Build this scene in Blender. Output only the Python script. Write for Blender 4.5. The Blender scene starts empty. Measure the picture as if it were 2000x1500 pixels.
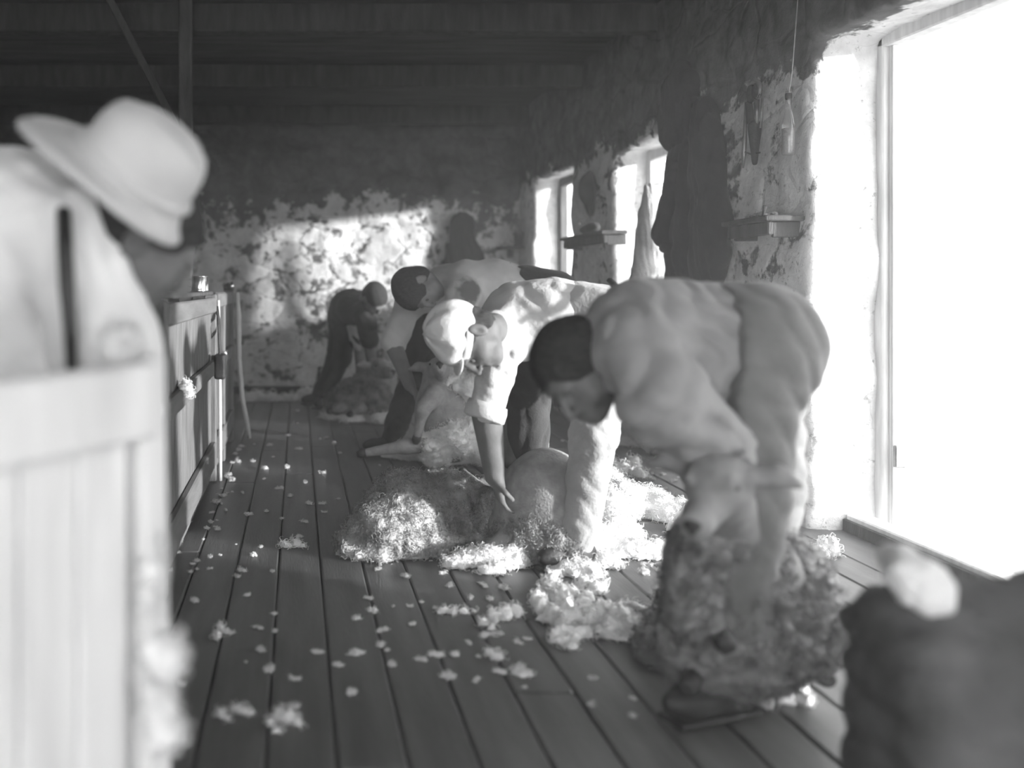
import bpy, bmesh, math, random
import numpy as np
from mathutils import Vector, Matrix

# ------------------------------------------------------------------ camera, sky, sun, exposure
C = bpy.context.scene
COL = C.collection
F, CX, CY, EYE = 1800.0, 582.0, 560.0, 1.0        # focal length in px, vanishing point, eye height

cam_d = bpy.data.cameras.new('camera'); cam = bpy.data.objects.new('camera', cam_d); COL.objects.link(cam)
cam.location = (0, 0, EYE); cam.rotation_euler = (math.radians(90), 0, 0)
cam_d.sensor_width = 36; cam_d.lens = 36*F/2000
cam_d.shift_x = (1000-CX)/2000; cam_d.shift_y = -(750-CY)/2000
cam_d.clip_start = .05
cam_d.dof.use_dof = True; cam_d.dof.focus_distance = 3.9; cam_d.dof.aperture_fstop = 1.2
C.camera = cam

world = bpy.data.worlds.new('world'); C.world = world; world.use_nodes = True
bg = world.node_tree.nodes['Background']; bg.inputs[0].default_value = (1, 1, 1, 1); bg.inputs[1].default_value = 3.1

sun_d = bpy.data.lights.new('sun', 'SUN'); sun = bpy.data.objects.new('sun', sun_d); COL.objects.link(sun)
sun_d.energy = 5.5; sun_d.angle = math.radians(3.0); sun_d.color = (1, 1, 1)
SUN_DIR = Vector((-1.65, 1.0, -0.23)).normalized()
sun.rotation_euler = SUN_DIR.to_track_quat('-Z', 'Y').to_euler(); sun.location = (8, -2, 4)

vs = C.view_settings
vs.view_transform = 'Standard'; vs.look = 'None'; vs.gamma = 1; vs.use_curve_mapping = False; vs.exposure = 0.88
C.cycles.max_bounces = 8; C.cycles.diffuse_bounces = 5; C.cycles.use_denoising = True
C.cycles.sample_clamp_indirect = 6

rnd = random.Random(7)

def W(px, py, Y): return np.array([(px-CX)*Y/F, Y, EYE-(py-CY)*Y/F])
def FL(px, py): Y = EYE*F/(py-CY); return ((px-CX)*Y/F, Y)

# ------------------------------------------------------------------ materials
def mat(name, base, var=.25, scale=6, rough=.85, bump=.15, bscale=60, dark=None, spec=.2, metal=0, detail=5, stretch=None, sheen=0):
    m = bpy.data.materials.new(name); m.use_nodes = True
    nt = m.node_tree; n = nt.nodes; l = nt.links
    b = n['Principled BSDF']; b.inputs['Roughness'].default_value = rough; b.inputs['Metallic'].default_value = metal
    b.inputs['Specular IOR Level'].default_value = spec
    if sheen: b.inputs['Sheen Weight'].default_value = sheen
    tc = n.new('ShaderNodeTexCoord'); vec = tc.outputs['Object']
    if stretch:
        mp = n.new('ShaderNodeMapping'); mp.inputs['Scale'].default_value = stretch
        l.new(vec, mp.inputs[0]); vec = mp.outputs[0]
    no = n.new('ShaderNodeTexNoise'); no.inputs['Scale'].default_value = scale; no.inputs['Detail'].default_value = detail
    l.new(vec, no.inputs['Vector'])
    r = n.new('ShaderNodeValToRGB'); lo = dark if dark is not None else base*(1-var); hi = min(1, base*(1+var*.6))
    r.color_ramp.elements[0].position = .33; r.color_ramp.elements[0].color = (lo, lo, lo, 1)
    r.color_ramp.elements[1].position = .67; r.color_ramp.elements[1].color = (hi, hi, hi, 1)
    l.new(no.outputs['Fac'], r.inputs[0]); l.new(r.outputs[0], b.inputs['Base Color'])
    n2 = n.new('ShaderNodeTexNoise'); n2.inputs['Scale'].default_value = bscale; n2.inputs['Detail'].default_value = 4
    l.new(vec, n2.inputs['Vector'])
    bp = n.new('ShaderNodeBump'); bp.inputs['Strength'].default_value = bump; bp.inputs['Distance'].default_value = .02
    l.new(n2.outputs['Fac'], bp.inputs['Height']); l.new(bp.outputs[0], b.inputs['Normal'])
    return m

def wall_material(name, top, blend, thr, white=.72, stone=.13, reveal=None):
    """rubble stone with flaking whitewash that reaches up to about z = top"""
    m = bpy.data.materials.new(name); m.use_nodes = True
    nt = m.node_tree; n = nt.nodes; l = nt.links; b = n['Principled BSDF']
    b.inputs['Roughness'].default_value = .95; b.inputs['Specular IOR Level'].default_value = .1
    tc = n.new('ShaderNodeTexCoord'); P = tc.outputs['Object']
    def noise(s, d=6, dist=0):
        x = n.new('ShaderNodeTexNoise'); x.inputs['Scale'].default_value = s; x.inputs['Detail'].default_value = d
        x.inputs['Distortion'].default_value = dist; x.inputs['Roughness'].default_value = .62
        l.new(P, x.inputs['Vector']); return x.outputs['Fac']
    def M(op, a, c, cl=False):
        x = n.new('ShaderNodeMath'); x.operation = op; x.use_clamp = cl
        for i, v in enumerate((a, c)):
            if isinstance(v, (int, float)): x.inputs[i].default_value = v
            else: l.new(v, x.inputs[i])
        return x.outputs[0]
    def ramp(v, p0, c0, p1, c1):
        r = n.new('ShaderNodeValToRGB'); e = r.color_ramp.elements
        e[0].position = p0; e[0].color = (c0, c0, c0, 1); e[1].position = p1; e[1].color = (c1, c1, c1, 1)
        l.new(v, r.inputs[0]); return r.outputs[0]
    mp = n.new('ShaderNodeMapping'); mp.inputs['Scale'].default_value = (1, 1, 1.7); l.new(P, mp.inputs[0])
    vo = n.new('ShaderNodeTexVoronoi'); vo.feature = 'DISTANCE_TO_EDGE'; vo.inputs['Scale'].default_value = 3.6
    wn = n.new('ShaderNodeTexNoise'); wn.inputs['Scale'].default_value = 4; l.new(P, wn.inputs['Vector'])
    mix = n.new('ShaderNodeMix'); mix.data_type = 'VECTOR'; mix.inputs[0].default_value = .22
    l.new(mp.outputs[0], mix.inputs[4]); l.new(wn.outputs['Color'], mix.inputs[5]); l.new(mix.outputs[1], vo.inputs['Vector'])
    joints = ramp(vo.outputs['Distance'], .0, 0, .09, 1)
    sx = n.new('ShaderNodeSeparateXYZ'); l.new(P, sx.inputs[0])
    hz = M('MULTIPLY', M('SUBTRACT', sx.outputs['Z'], top), 1/blend)           # >0 above the whitewash
    hz = M('MAXIMUM', hz, 0)
    flake = M('ADD', M('MULTIPLY', noise(3.2, 8, .6), .65), M('MULTIPLY', noise(14, 6, .3), .35))
    cover = M('SUBTRACT', M('ADD', flake, M('MULTIPLY', joints, .04)), M('MULTIPLY', hz, .35))
    if reveal: cover = M('ADD', cover, M('MULTIPLY', M('SUBTRACT', sx.outputs['X'], reveal), 1.6, True))   # whitewash cover fuller on the reveals
    cover = ramp(cover, thr-.025, 0, thr+.025, 1)
    wash = ramp(noise(9, 8), .3, white*.72, .65, white)
    speck = ramp(noise(38, 4), .30, .55, .40, 1)
    crack = n.new('ShaderNodeTexVoronoi'); crack.feature = 'DISTANCE_TO_EDGE'; crack.inputs['Scale'].default_value = 5.5
    l.new(mix.outputs[1], crack.inputs['Vector'])
    cr = ramp(crack.outputs['Distance'], 0, .8, .010, 1)
    cr2 = M('MAXIMUM', cr, ramp(noise(2.5, 2), .45, 0, .55, 1))
    w2 = M('MULTIPLY', M('MULTIPLY', wash, speck), cr2)
    st = M('MULTIPLY', ramp(noise(7, 8, .4), .3, stone*.55, .7, stone*1.7), ramp(vo.outputs['Distance'], 0, .85, .06, 1))
    c = n.new('ShaderNodeMix'); c.data_type = 'FLOAT'
    l.new(cover, c.inputs[0]); l.new(st, c.inputs[2]); l.new(w2, c.inputs[3])
    l.new(c.outputs[0], b.inputs['Base Color'])
    h = M('ADD', M('ADD', M('MULTIPLY', joints, .35), M('MULTIPLY', cover, .3)), M('MULTIPLY', noise(22, 8), .6))
    bp = n.new('ShaderNodeBump'); bp.inputs['Strength'].default_value = .55; bp.inputs['Distance'].default_value = .035
    l.new(h, bp.inputs['Height']); l.new(bp.outputs[0], b.inputs['Normal'])
    return m

M_ = {}
M_['wallR'] = wall_material('whitewashed_rubble', 1.84, .35, .458, .88, .12, 2.13)
M_['wallF'] = wall_material('flaking_rubble', 1.72, .45, .495, .74, .11)
M_['dark_wall'] = mat('dark_stone', .08, .4, 5)
M_['floor'] = mat('worn_floorboards', .105, .3, 3, .40, .12, 30, stretch=(6, .6, 6), spec=.5)
M_['ceil'] = mat('sooty_boards', .09, .4, 3, .9, .2, 30, stretch=(.6, 6, 6))
M_['beam'] = mat('dark_timber', .08, .4, 4, .85, .3, 30, stretch=(5, 5, 1))
M_['timber'] = mat('weathered_timber', .17, .35, 5, .85, .35, 40, stretch=(9, 9, .9))
M_['pale_timber'] = mat('pale_planed_timber', .20, .45, 7, .85, .5, 40, stretch=(14, 14, .7))
M_['rail'] = mat('grey_rail_timber', .16, .2, 5, .85, .2, 40, stretch=(6, .8, 6))
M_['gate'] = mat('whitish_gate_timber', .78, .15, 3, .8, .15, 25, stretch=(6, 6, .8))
M_['frame'] = mat('white_painted_frame', .72, .15, 6, .7, .1, 40, stretch=(5, 5, .8))
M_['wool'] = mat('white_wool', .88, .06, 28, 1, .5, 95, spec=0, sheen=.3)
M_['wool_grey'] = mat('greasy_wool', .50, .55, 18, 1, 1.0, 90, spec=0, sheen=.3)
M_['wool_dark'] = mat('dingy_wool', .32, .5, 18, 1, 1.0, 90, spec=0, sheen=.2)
M_['shorn'] = mat('shorn_skin', .55, .15, 30, .9, .3, 120, spec=.05)
M_['shorn_grey'] = mat('shorn_grey', .30, .2, 30, .9, .3, 120, spec=.05)
M_['sheep_skin'] = mat('sheep_face', .30, .25, 20, .8, .2, 120)
M_['skin'] = mat('tanned_skin', .20, .15, 18, .6, .08, 90, spec=.35)
M_['skin_shaded'] = mat('shaded_tanned_skin', .14, .2, 18, .6, .08, 90, spec=.3)  # tanned skin darkened in its colour for shaded faces and arms
M_['eye'] = mat('eye_in_shadow', .12, .1, 5, .3)
M_['hair'] = mat('dark_hair', .045, .5, 60, .7, .5, 160, stretch=(1, 1, 3))
M_['shirt_white'] = mat('pale_cotton', .54, .10, 7, .9, .18, 70, sheen=.2)
M_['shirt_bright'] = mat('bleached_cotton', .86, .06, 7, .9, .15, 70, sheen=.2)
M_['shirt_grey'] = mat('grey_cotton', .31, .10, 7, .9, .18, 70, sheen=.2)
M_['shirt_mid'] = mat('light_grey_cotton', .58, .12, 7, .9, .18, 70, sheen=.2)
M_['trouser_pale'] = mat('pale_moleskin', .38, .18, 9, .9, .2, 80, sheen=.2)
M_['trouser_mid'] = mat('grey_moleskin', .20, .12, 9, .9, .2, 80, sheen=.2)
M_['dark_cloth'] = mat('dark_wool_cloth', .045, .4, 8, .95, .2, 90, sheen=.1)
M_['coat'] = mat('charcoal_coat_cloth', .025, .3, 8, .95, .2, 60, sheen=.1)
M_['leather'] = mat('dark_leather', .04, .4, 20, .55, .2, 80, spec=.4)
M_['felt'] = mat('pale_felt', .56, .12, 6, .95, .15, 90, sheen=.3)
M_['cap'] = mat('white_cap_cotton', .62, .08, 10, .9, .15, 90)
M_['metal'] = mat('worn_steel', .35, .3, 20, .4, .1, 60, metal=.8, spec=.5)
M_['tin'] = mat('bright_tin', .85, .1, 20, .2, .03, 40, metal=1)
M_['towel'] = mat('pale_towelling', .62, .12, 12, .95, .3, 120)
M_['sack'] = mat('dark_sacking', .11, .4, 6, .95, .4, 120)
M_['stain'] = mat('sweat_stained_cotton', .17, .55, 22, .9, .2, 70)
M_['string'] = mat('pale_string', .45, .2, 40)
M_['ground'] = mat('dry_ground', .35, .2, 2)
# cotton with one ragged sweat stain of its own
sm = mat('stained_cotton', .58, .12, 7, .9, .18, 70, sheen=.2); M_['stained'] = sm; _n = sm.node_tree.nodes; _l = sm.node_tree.links
_t = _n.new('ShaderNodeTexCoord'); _d = _n.new('ShaderNodeVectorMath'); _d.operation = 'DISTANCE'; _d.name = 'centre'
_w = _n.new('ShaderNodeTexNoise'); _w.inputs['Scale'].default_value = 22; _a = _n.new('ShaderNodeMath'); _a.operation = 'MULTIPLY_ADD'; _a.inputs[1].default_value = .09
_r = _n.new('ShaderNodeValToRGB'); _r.color_ramp.elements[0].position = .165; _r.color_ramp.elements[0].color = (1, 1, 1, 1); _r.color_ramp.elements[1].position = .205; _r.color_ramp.elements[1].color = (0, 0, 0, 1)
_l.new(_t.outputs['Object'], _d.inputs[0]); _l.new(_t.outputs['Object'], _w.inputs['Vector']); _l.new(_w.outputs['Fac'], _a.inputs[0]); _l.new(_d.outputs['Value'], _a.inputs[2]); _l.new(_a.outputs[0], _r.inputs[0])
_m = _n.new('ShaderNodeMix'); _m.data_type = 'RGBA'; _b = _n['Principled BSDF']; _src = _b.inputs['Base Color'].links[0].from_socket
_l.new(_r.outputs[0], _m.inputs[0]); _l.new(_src, _m.inputs[6]); _m.inputs[7].default_value = (.13, .13, .13, 1); _l.new(_m.outputs[2], _b.inputs['Base Color'])
g = bpy.data.materials.new('clear_bottle_glass'); g.use_nodes = True
gb = g.node_tree.nodes['Principled BSDF']; gb.inputs['Transmission Weight'].default_value = .9
gb.inputs['Roughness'].default_value = .05; gb.inputs['Base Color'].default_value = (.75, .75, .75, 1)
M_['glass'] = g

# ------------------------------------------------------------------ object helpers
def tag(o, label=None, cat=None, group=None, kind=None):
    if label: o['label'] = label
    if cat: o['category'] = cat
    if group: o['group'] = group
    if kind: o['kind'] = kind
    return o
def thing(name, label, cat, loc=(0, 0, 0), rot=(0, 0, 0), group=None):
    o = bpy.data.objects.new(name, None); COL.objects.link(o)
    o.location = tuple(float(v) for v in loc); o.rotation_euler = rot; o.empty_display_size = .05
    return tag(o, label, cat, group)
def link(name, me, m, parent=None, world=True):
    """mesh in world coordinates; when parented it keeps its place"""
    me.materials.clear(); me.materials.append(M_[m] if isinstance(m, str) else m)
    o = bpy.data.objects.new(name, me); COL.objects.link(o)
    if parent is not None:
        o.parent = parent
        if world:
            p = parent; M = Matrix.Identity(4)
            while p is not None:
                M = Matrix.LocRotScale(p.location, p.rotation_euler, p.scale) @ M
                p = p.parent
            me.transform(M.inverted())
    return o
def mesh_from(verts, faces, smooth=True):
    me = bpy.data.meshes.new('m'); me.from_pydata([tuple(v) for v in verts], [], [tuple(f) for f in faces])
    me.polygons.foreach_set('use_smooth', [smooth]*len(me.polygons)); me.update(); return me
def np_mesh(V, Q):
    me = bpy.data.meshes.new('m'); nv, nq = len(V), len(Q)
    me.vertices.add(nv); me.vertices.foreach_set('co', V.astype(np.float32).ravel())
    me.loops.add(nq*4); me.loops.foreach_set('vertex_index', Q.astype(np.int32).ravel())
    me.polygons.add(nq); me.polygons.foreach_set('loop_start', np.arange(0, nq*4, 4, dtype=np.int32))
    me.polygons.foreach_set('use_smooth', np.ones(nq, bool))
    me.update(calc_edges=True); me.validate(); return me

class MB:
    """collects boards, bars, tubes and lathes into one mesh"""
    def __init__(s): s.v = []; s.f = []; s.sm = []
    def box(s, lo, hi, R=None, c=None):
        a = len(s.v); lo = np.array(lo, float); hi = np.array(hi, float); mid = (lo+hi)/2 if c is None else np.array(c)
        b = min(.006, .2*float((hi-lo).min()))                    # small chamfer: three slices of an octagonal section
        pts = []
        for z, ins in ((lo[2], b), (lo[2]+b, 0), (hi[2]-b, 0), (hi[2], b)):
            x0, x1, y0, y1 = lo[0]+ins, hi[0]-ins, lo[1]+ins, hi[1]-ins; q = b
            pts += [(x0+q, y0, z), (x1-q, y0, z), (x1, y0+q, z), (x1, y1-q, z), (x1-q, y1, z), (x0+q, y1, z), (x0, y1-q, z), (x0, y0+q, z)]
        for p in pts:
            p = np.array(p)
            if R is not None: p = mid+R@(p-mid)
            s.v.append(tuple(p))
        s.f.append([a+i for i in range(7, -1, -1)]); s.f.append([a+24+i for i in range(8)]); s.sm += [False]*2
        for k in range(3):
            for i in range(8):
                j = (i+1) % 8; s.f.append([a+8*k+i, a+8*k+j, a+8*k+8+j, a+8*k+8+i]); s.sm.append(False)
        return s
    def bar(s, p, q, w, h, up=(0, 0, 1)):
        p = np.array(p, float); q = np.array(q, float); d = q-p; L = np.linalg.norm(d); d /= L
        u = np.array(up, float); u = u-d*(u@d); u /= np.linalg.norm(u); r = np.cross(d, u)
        R = np.stack([r, u, d], 1); c = (p+q)/2
        a = len(s.v); s.box((-w/2, -h/2, -L/2), (w/2, h/2, L/2), c=(0, 0, 0))
        for i in range(a, len(s.v)): s.v[i] = tuple(c+R@np.array(s.v[i]))
        return s
    def tube(s, pts, r, n=8):
        pts = [np.array(p, float) for p in pts]; rs = r if hasattr(r, '__len__') else [r]*len(pts); a = len(s.v)
        u = None
        for i, p in enumerate(pts):
            d = pts[min(i+1, len(pts)-1)]-pts[max(i-1, 0)]; d /= np.linalg.norm(d)+1e-9
            if u is None: u = np.cross(d, (0, 0, 1)) if abs(d[2]) < .9 else np.cross(d, (1, 0, 0))
            u = u-d*(u@d); u /= np.linalg.norm(u); w = np.cross(d, u)
            for k in range(n):
                t = 2*math.pi*k/n; s.v.append(tuple(p+rs[i]*(math.cos(t)*u+math.sin(t)*w)))
        for i in range(len(pts)-1):
            for k in range(n):
                j = (k+1) % n; s.f.append([a+i*n+k, a+i*n+j, a+(i+1)*n+j, a+(i+1)*n+k]); s.sm.append(True)
        s.f.append([a+k for k in range(n-1, -1, -1)]); s.f.append([a+(len(pts)-1)*n+k for k in range(n)]); s.sm += [False]*2
        return s
    def lathe(s, c, prof, n=24, axis=(0, 0, 1)):
        """prof = [(radius, height)]"""
        ax = np.array(axis, float); ax /= np.linalg.norm(ax)
        u = np.cross(ax, (0, 1, 0)) if abs(ax[1]) < .9 else np.cross(ax, (1, 0, 0)); u /= np.linalg.norm(u); w = np.cross(ax, u)
        a = len(s.v); c = np.array(c, float)
        for r, h in prof:
            for k in range(n):
                t = 2*math.pi*k/n; s.v.append(tuple(c+ax*h+max(r, 1e-4)*(math.cos(t)*u+math.sin(t)*w)))
        for i in range(len(prof)-1):
            for k in range(n):
                j = (k+1) % n; s.f.append([a+i*n+k, a+i*n+j, a+(i+1)*n+j, a+(i+1)*n+k]); s.sm.append(True)
        return s
    def build(s, name, m, parent=None):
        me = bpy.data.meshes.new(name); me.from_pydata(s.v, [], s.f); me.polygons.foreach_set('use_smooth', s.sm); me.update()
        bm = bmesh.new(); bm.from_mesh(me); bmesh.ops.recalc_face_normals(bm, faces=bm.faces); bm.to_mesh(me); bm.free()
        return link(name, me, m, parent)

# ------------------------------------------------------------------ noise and implicit surfaces
_T = np.random.RandomState(3).rand(32, 32, 32).astype(np.float32)*2-1
def vnoise(x, y, z):
    i = np.floor(x).astype(np.int32); j = np.floor(y).astype(np.int32); k = np.floor(z).astype(np.int32)
    u = x-i; v = y-j; w = z-k; u = u*u*(3-2*u); v = v*v*(3-2*v); w = w*w*(3-2*w)
    i0, i1, j0, j1, k0, k1 = i & 31, (i+1) & 31, j & 31, (j+1) & 31, k & 31, (k+1) & 31
    a = _T[i0, j0, k0]*(1-u)+_T[i1, j0, k0]*u; b = _T[i0, j1, k0]*(1-u)+_T[i1, j1, k0]*u
    c = _T[i0, j0, k1]*(1-u)+_T[i1, j0, k1]*u; d = _T[i0, j1, k1]*(1-u)+_T[i1, j1, k1]*u
    return (a*(1-v)+b*v)*(1-w)+(c*(1-v)+d*v)*w
def woolly(a=.012, s=26):
    def f(x, y, z):
        wx = x+.02*vnoise(x*15, y*15, z*15+9); wz = z+.02*vnoise(x*15+5, y*15, z*15)
        n1 = np.abs(vnoise(wx*s, y*s, wz*s)); n2 = np.abs(vnoise(wx*s*2.3+7, y*s*2.3, wz*s*2.3))
        return a*(.55-1.3*n1)+a*.5*(.5-1.3*n2)
    return f
def folds(dirs, a=.006, seed=0):
    """soft cloth creases: dirs = [(kx,ky,kz)] wave vectors"""
    def f(x, y, z):
        w = 1.9*vnoise(x*6+seed, y*6, z*6)+.7*vnoise(x*14, y*14+seed, z*14); o = 0
        for i, (kx, ky, kz) in enumerate(dirs):
            ph = 2.1*(kx*x+ky*y+kz*z)+w*2.2+i*1.7
            env = np.clip(.45+1.1*vnoise(x*4.3+i*3+seed, y*4.3, z*4.3+i), 0, 1)
            o = o+env*(1-np.abs(np.sin(ph*.5))**.7)
        return a*1.6*(o/len(dirs)*1.4-.5)+a*.5*vnoise(x*18, y*18, z*18+seed)
    return f

class SDF:
    def __init__(s, h): s.h = h; s.p = []; s.disp = None; s.cuts = []
    def _add(s, fn, lo, hi, k, sub): s.p.append((fn, np.array(lo, float), np.array(hi, float), k, sub)); return s
    def cap(s, a, b, ra, rb=None, k=.02, sub=False):
        a = np.array(a, float); b = np.array(b, float); rb = ra if rb is None else rb; d = b-a; L2 = float(d@d)+1e-12
        def fn(x, y, z):
            px, py, pz = x-a[0], y-a[1], z-a[2]
            t = np.clip((px*d[0]+py*d[1]+pz*d[2])/L2, 0, 1)
            return np.sqrt((px-t*d[0])**2+(py-t*d[1])**2+(pz-t*d[2])**2)-(ra+(rb-ra)*t)
        m = max(ra, rb); return s._add(fn, np.minimum(a, b)-m, np.maximum(a, b)+m, k, sub)
    def chain(s, pts, rs, k=.02):
        for i in range(len(pts)-1): s.cap(pts[i], pts[i+1], rs[i], rs[i+1], k)
        return s
    def ell(s, c, r, R=None, k=.02, sub=False):
        c = np.array(c, float); r = np.array(r, float); R = np.eye(3) if R is None else np.array(R, float)   # rows = axes
        def fn(x, y, z):
            px, py, pz = x-c[0], y-c[1], z-c[2]
            q = [R[i, 0]*px+R[i, 1]*py+R[i, 2]*pz for i in range(3)]
            k0 = np.sqrt(sum((q[i]/r[i])**2 for i in range(3))); k1 = np.sqrt(sum((q[i]/r[i]**2)**2 for i in range(3)))
            return k0*(k0-1)/(k1+1e-6)
        e = np.sqrt(((R.T*r)**2).sum(1)); return s._add(fn, c-e, c+e, k, sub)
    def box(s, c, hf, R=None, rr=.01, k=.01, sub=False):
        c = np.array(c, float); hf = np.array(hf, float); R = np.eye(3) if R is None else np.array(R, float)
        def fn(x, y, z):
            px, py, pz = x-c[0], y-c[1], z-c[2]
            q = [np.abs(R[i, 0]*px+R[i, 1]*py+R[i, 2]*pz)-hf[i]+rr for i in range(3)]
            o = np.sqrt(sum(np.maximum(t, 0)**2 for t in q)); return o+np.minimum(np.maximum(np.maximum(q[0], q[1]), q[2]), 0)-rr
        e = np.sqrt(((R.T*hf)**2).sum(1)); return s._add(fn, c-e, c+e, k, sub)
    def mesh(s, zmin=None):
        h = s.h; A = [p for p in s.p if not p[4]]
        lo = np.min([p[1] for p in A], 0)-3*h-.03; hi = np.max([p[2] for p in A], 0)+3*h+.03
        n = np.ceil((hi-lo)/h).astype(int)+1
        xs = [lo[i]+h*np.arange(n[i]) for i in range(3)]
        D = np.full(n, 9.0, np.float32)
        for fn, l, u, k, sub in s.p:
            mg = k+3*h+.02
            i0 = np.maximum(np.floor((l-mg-lo)/h).astype(int), 0); i1 = np.minimum(np.ceil((u+mg-lo)/h).astype(int)+1, n)
            if (i1 <= i0).any(): continue
            x = xs[0][i0[0]:i1[0], None, None].astype(np.float32); y = xs[1][None, i0[1]:i1[1], None].astype(np.float32); z = xs[2][None, None, i0[2]:i1[2]].astype(np.float32)
            d = fn(x, y, z); sl = (slice(i0[0], i1[0]), slice(i0[1], i1[1]), slice(i0[2], i1[2])); e = D[sl]
            if sub: d = -d; e = -e
            if sub:
                a, b = -e, d      # smooth max
                hh = np.clip(.5-.5*(a-b)/k, 0, 1) if k > 0 else (b > a).astype(np.float32)
                D[sl] = a*(1-hh)+b*hh+k*hh*(1-hh)
            else:
                hh = np.clip(.5+.5*(e-d)/k, 0, 1)
                D[sl] = e*(1-hh)+d*hh-k*hh*(1-hh)
        if s.disp is not None:
            idx = np.nonzero(np.abs(D) < .05)
            D[idx] += s.disp(xs[0][idx[0]], xs[1][idx[1]], xs[2][idx[2]]).astype(np.float32)
        if zmin is not None:
            D = np.maximum(D, (zmin-xs[2])[None, None, :].astype(np.float32))
        D[0] = D[-1] = 1; D[:, 0] = D[:, -1] = 1; D[:, :, 0] = D[:, :, -1] = 1
        I = D < 0
        cnt = np.zeros(n-1, np.int8)
        for a in (0, 1):
            for b in (0, 1):
                for c in (0, 1): cnt += I[a:n[0]-1+a, b:n[1]-1+b, c:n[2]-1+c]
        act = (cnt > 0) & (cnt < 8); ci, cj, ck = np.nonzero(act)
        vid = np.full(n-1, -1, np.int32); vid[ci, cj, ck] = np.arange(len(ci))
        acc = np.zeros((len(ci), 3)); w = np.zeros(len(ci))
        cr = [(a, b, c) for a in (0, 1) for b in (0, 1) for c in (0, 1)]
        for p in cr:
            for ax in range(3):
                if p[ax]: continue
                q = list(p); q[ax] = 1
                d0 = D[ci+p[0], cj+p[1], ck+p[2]]; d1 = D[ci+q[0], cj+q[1], ck+q[2]]
                m = (d0 < 0) != (d1 < 0); t = np.where(m, d0/(d0-d1+1e-12), 0)
                pt = np.tile(np.array(p, float), (len(ci), 1)); pt[:, ax] += t
                acc += pt*m[:, None]; w += m
        V = lo+h*(np.stack([ci, cj, ck], 1)+acc/np.maximum(w, 1)[:, None])
        Q = []
        for ax in range(3):
            a0 = I[:-1] if ax == 0 else I[:, :-1] if ax == 1 else I[:, :, :-1]
            a1 = I[1:] if ax == 0 else I[:, 1:] if ax == 1 else I[:, :, 1:]
            e = np.nonzero(a0 != a1); fl = a0[e]; i, j, k = e
            b, c = [(1, 2), (2, 0), (0, 1)][ax]
            def cell(db, dc):
                o = [i.copy(), j.copy(), k.copy()]; o[b] = o[b]-db; o[c] = o[c]-dc
                ok = (o[b] >= 0) & (o[c] >= 0)
                for t in range(3): ok &= o[t] < n[t]-1
                return np.where(ok, vid[np.clip(o[0], 0, n[0]-2), np.clip(o[1], 0, n[1]-2), np.clip(o[2], 0, n[2]-2)], -1)
            q = np.stack([cell(1, 1), cell(0, 1), cell(0, 0), cell(1, 0)], 1)
            q[~fl] = q[~fl][:, ::-1]; Q.append(q[(q >= 0).all(1)])
        return np_mesh(V, np.concatenate(Q))
    def build(s, name, m, parent=None, zmin=None, curls=0, csize=.012, cr=.0011):
        me = s.mesh(zmin)
        if curls: me = curly(me, int(curls), csize, cr, len(s.p))
        return link(name, me, m, parent)

def curly(me, n, size=.012, r=.0011, seed=0, out=.6):
    """grow N little crimped wool locks over a mesh and keep everything in the one mesh"""
    nv = len(me.vertices); V = np.empty(nv*3, np.float32); me.vertices.foreach_get('co', V); V = V.reshape(-1, 3)
    N = np.empty(nv*3, np.float32); me.vertices.foreach_get('normal', N); N = N.reshape(-1, 3)
    nq = len(me.polygons); Q = np.empty(nq*4, np.int32); me.polygons.foreach_get('vertices', Q); Q = Q.reshape(-1, 4)
    rg = np.random.RandomState(seed+5); idx = rg.randint(0, nv, n); base = V[idx]; nn = N[idx]
    a = rg.randn(n, 3); a -= nn*(a*nn).sum(1)[:, None]; a /= np.linalg.norm(a, axis=1)[:, None]+1e-9; b = np.cross(nn, a)
    sz = size*(.6+.9*rg.rand(n)); m = 9; ph = rg.rand(n)*6.28; turn = rg.uniform(.7, 1.6, n); lift = rg.uniform(.2, out+.5, n)
    path = []
    for i in range(m):
        t = i/(m-1); an = ph+turn*2*math.pi*t; rad = sz*.30
        p = base+nn*(np.sin(t*math.pi*.8)*sz*lift)[:, None]+a*((t-.2)*sz*1.5)[:, None]+b*(np.sin(an)*rad)[:, None]+nn*(np.cos(an)*rad*.6)[:, None]
        path.append(p)
    out_v = []
    for i in range(m):
        d = path[min(i+1, m-1)]-path[max(i-1, 0)]; d /= np.linalg.norm(d, axis=1)[:, None]+1e-9
        u = np.cross(d, nn+.01); u /= np.linalg.norm(u, axis=1)[:, None]+1e-9; w = np.cross(d, u); rr = r*(1-.55*i/(m-1))*(sz/size)[:, None]
        for k in range(3): out_v.append(path[i]+(math.cos(2.094*k)*u+math.sin(2.094*k)*w)*rr)
    W_ = np.stack(out_v, 1); fs = []
    for i in range(m-1):
        for k in range(3): j = (k+1) % 3; fs.append((3*i+k, 3*i+j, 3*i+3+j, 3*i+3+k))
    fs = np.array(fs); Q2 = (nv+np.arange(n)[:, None, None]*m*3+fs[None]).reshape(-1, 4)
    return np_mesh(np.concatenate([V, W_.reshape(-1, 3)]), np.concatenate([Q, Q2]))

def nrm(v): v = np.array(v, float); return v/(np.linalg.norm(v)+1e-12)
def frame(u, f):
    """rows: side, forward(face), up — from an up axis and an approximate face direction"""
    u = nrm(u); f = np.array(f, float); f = nrm(f-u*(f@u)); s = np.cross(f, u); return np.stack([s, f, u])
def frust(lo, hi):
    return (np.array(lo)+np.array(hi))/2, (np.array(hi)-np.array(lo))/2
HAZE = .034
# ================================================================== THE SETTING
XW, TW = 2.11, .36          # inner face and thickness of the window wall
YF = 8.80                   # far wall
ZC = 2.66                   # ceiling

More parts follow.
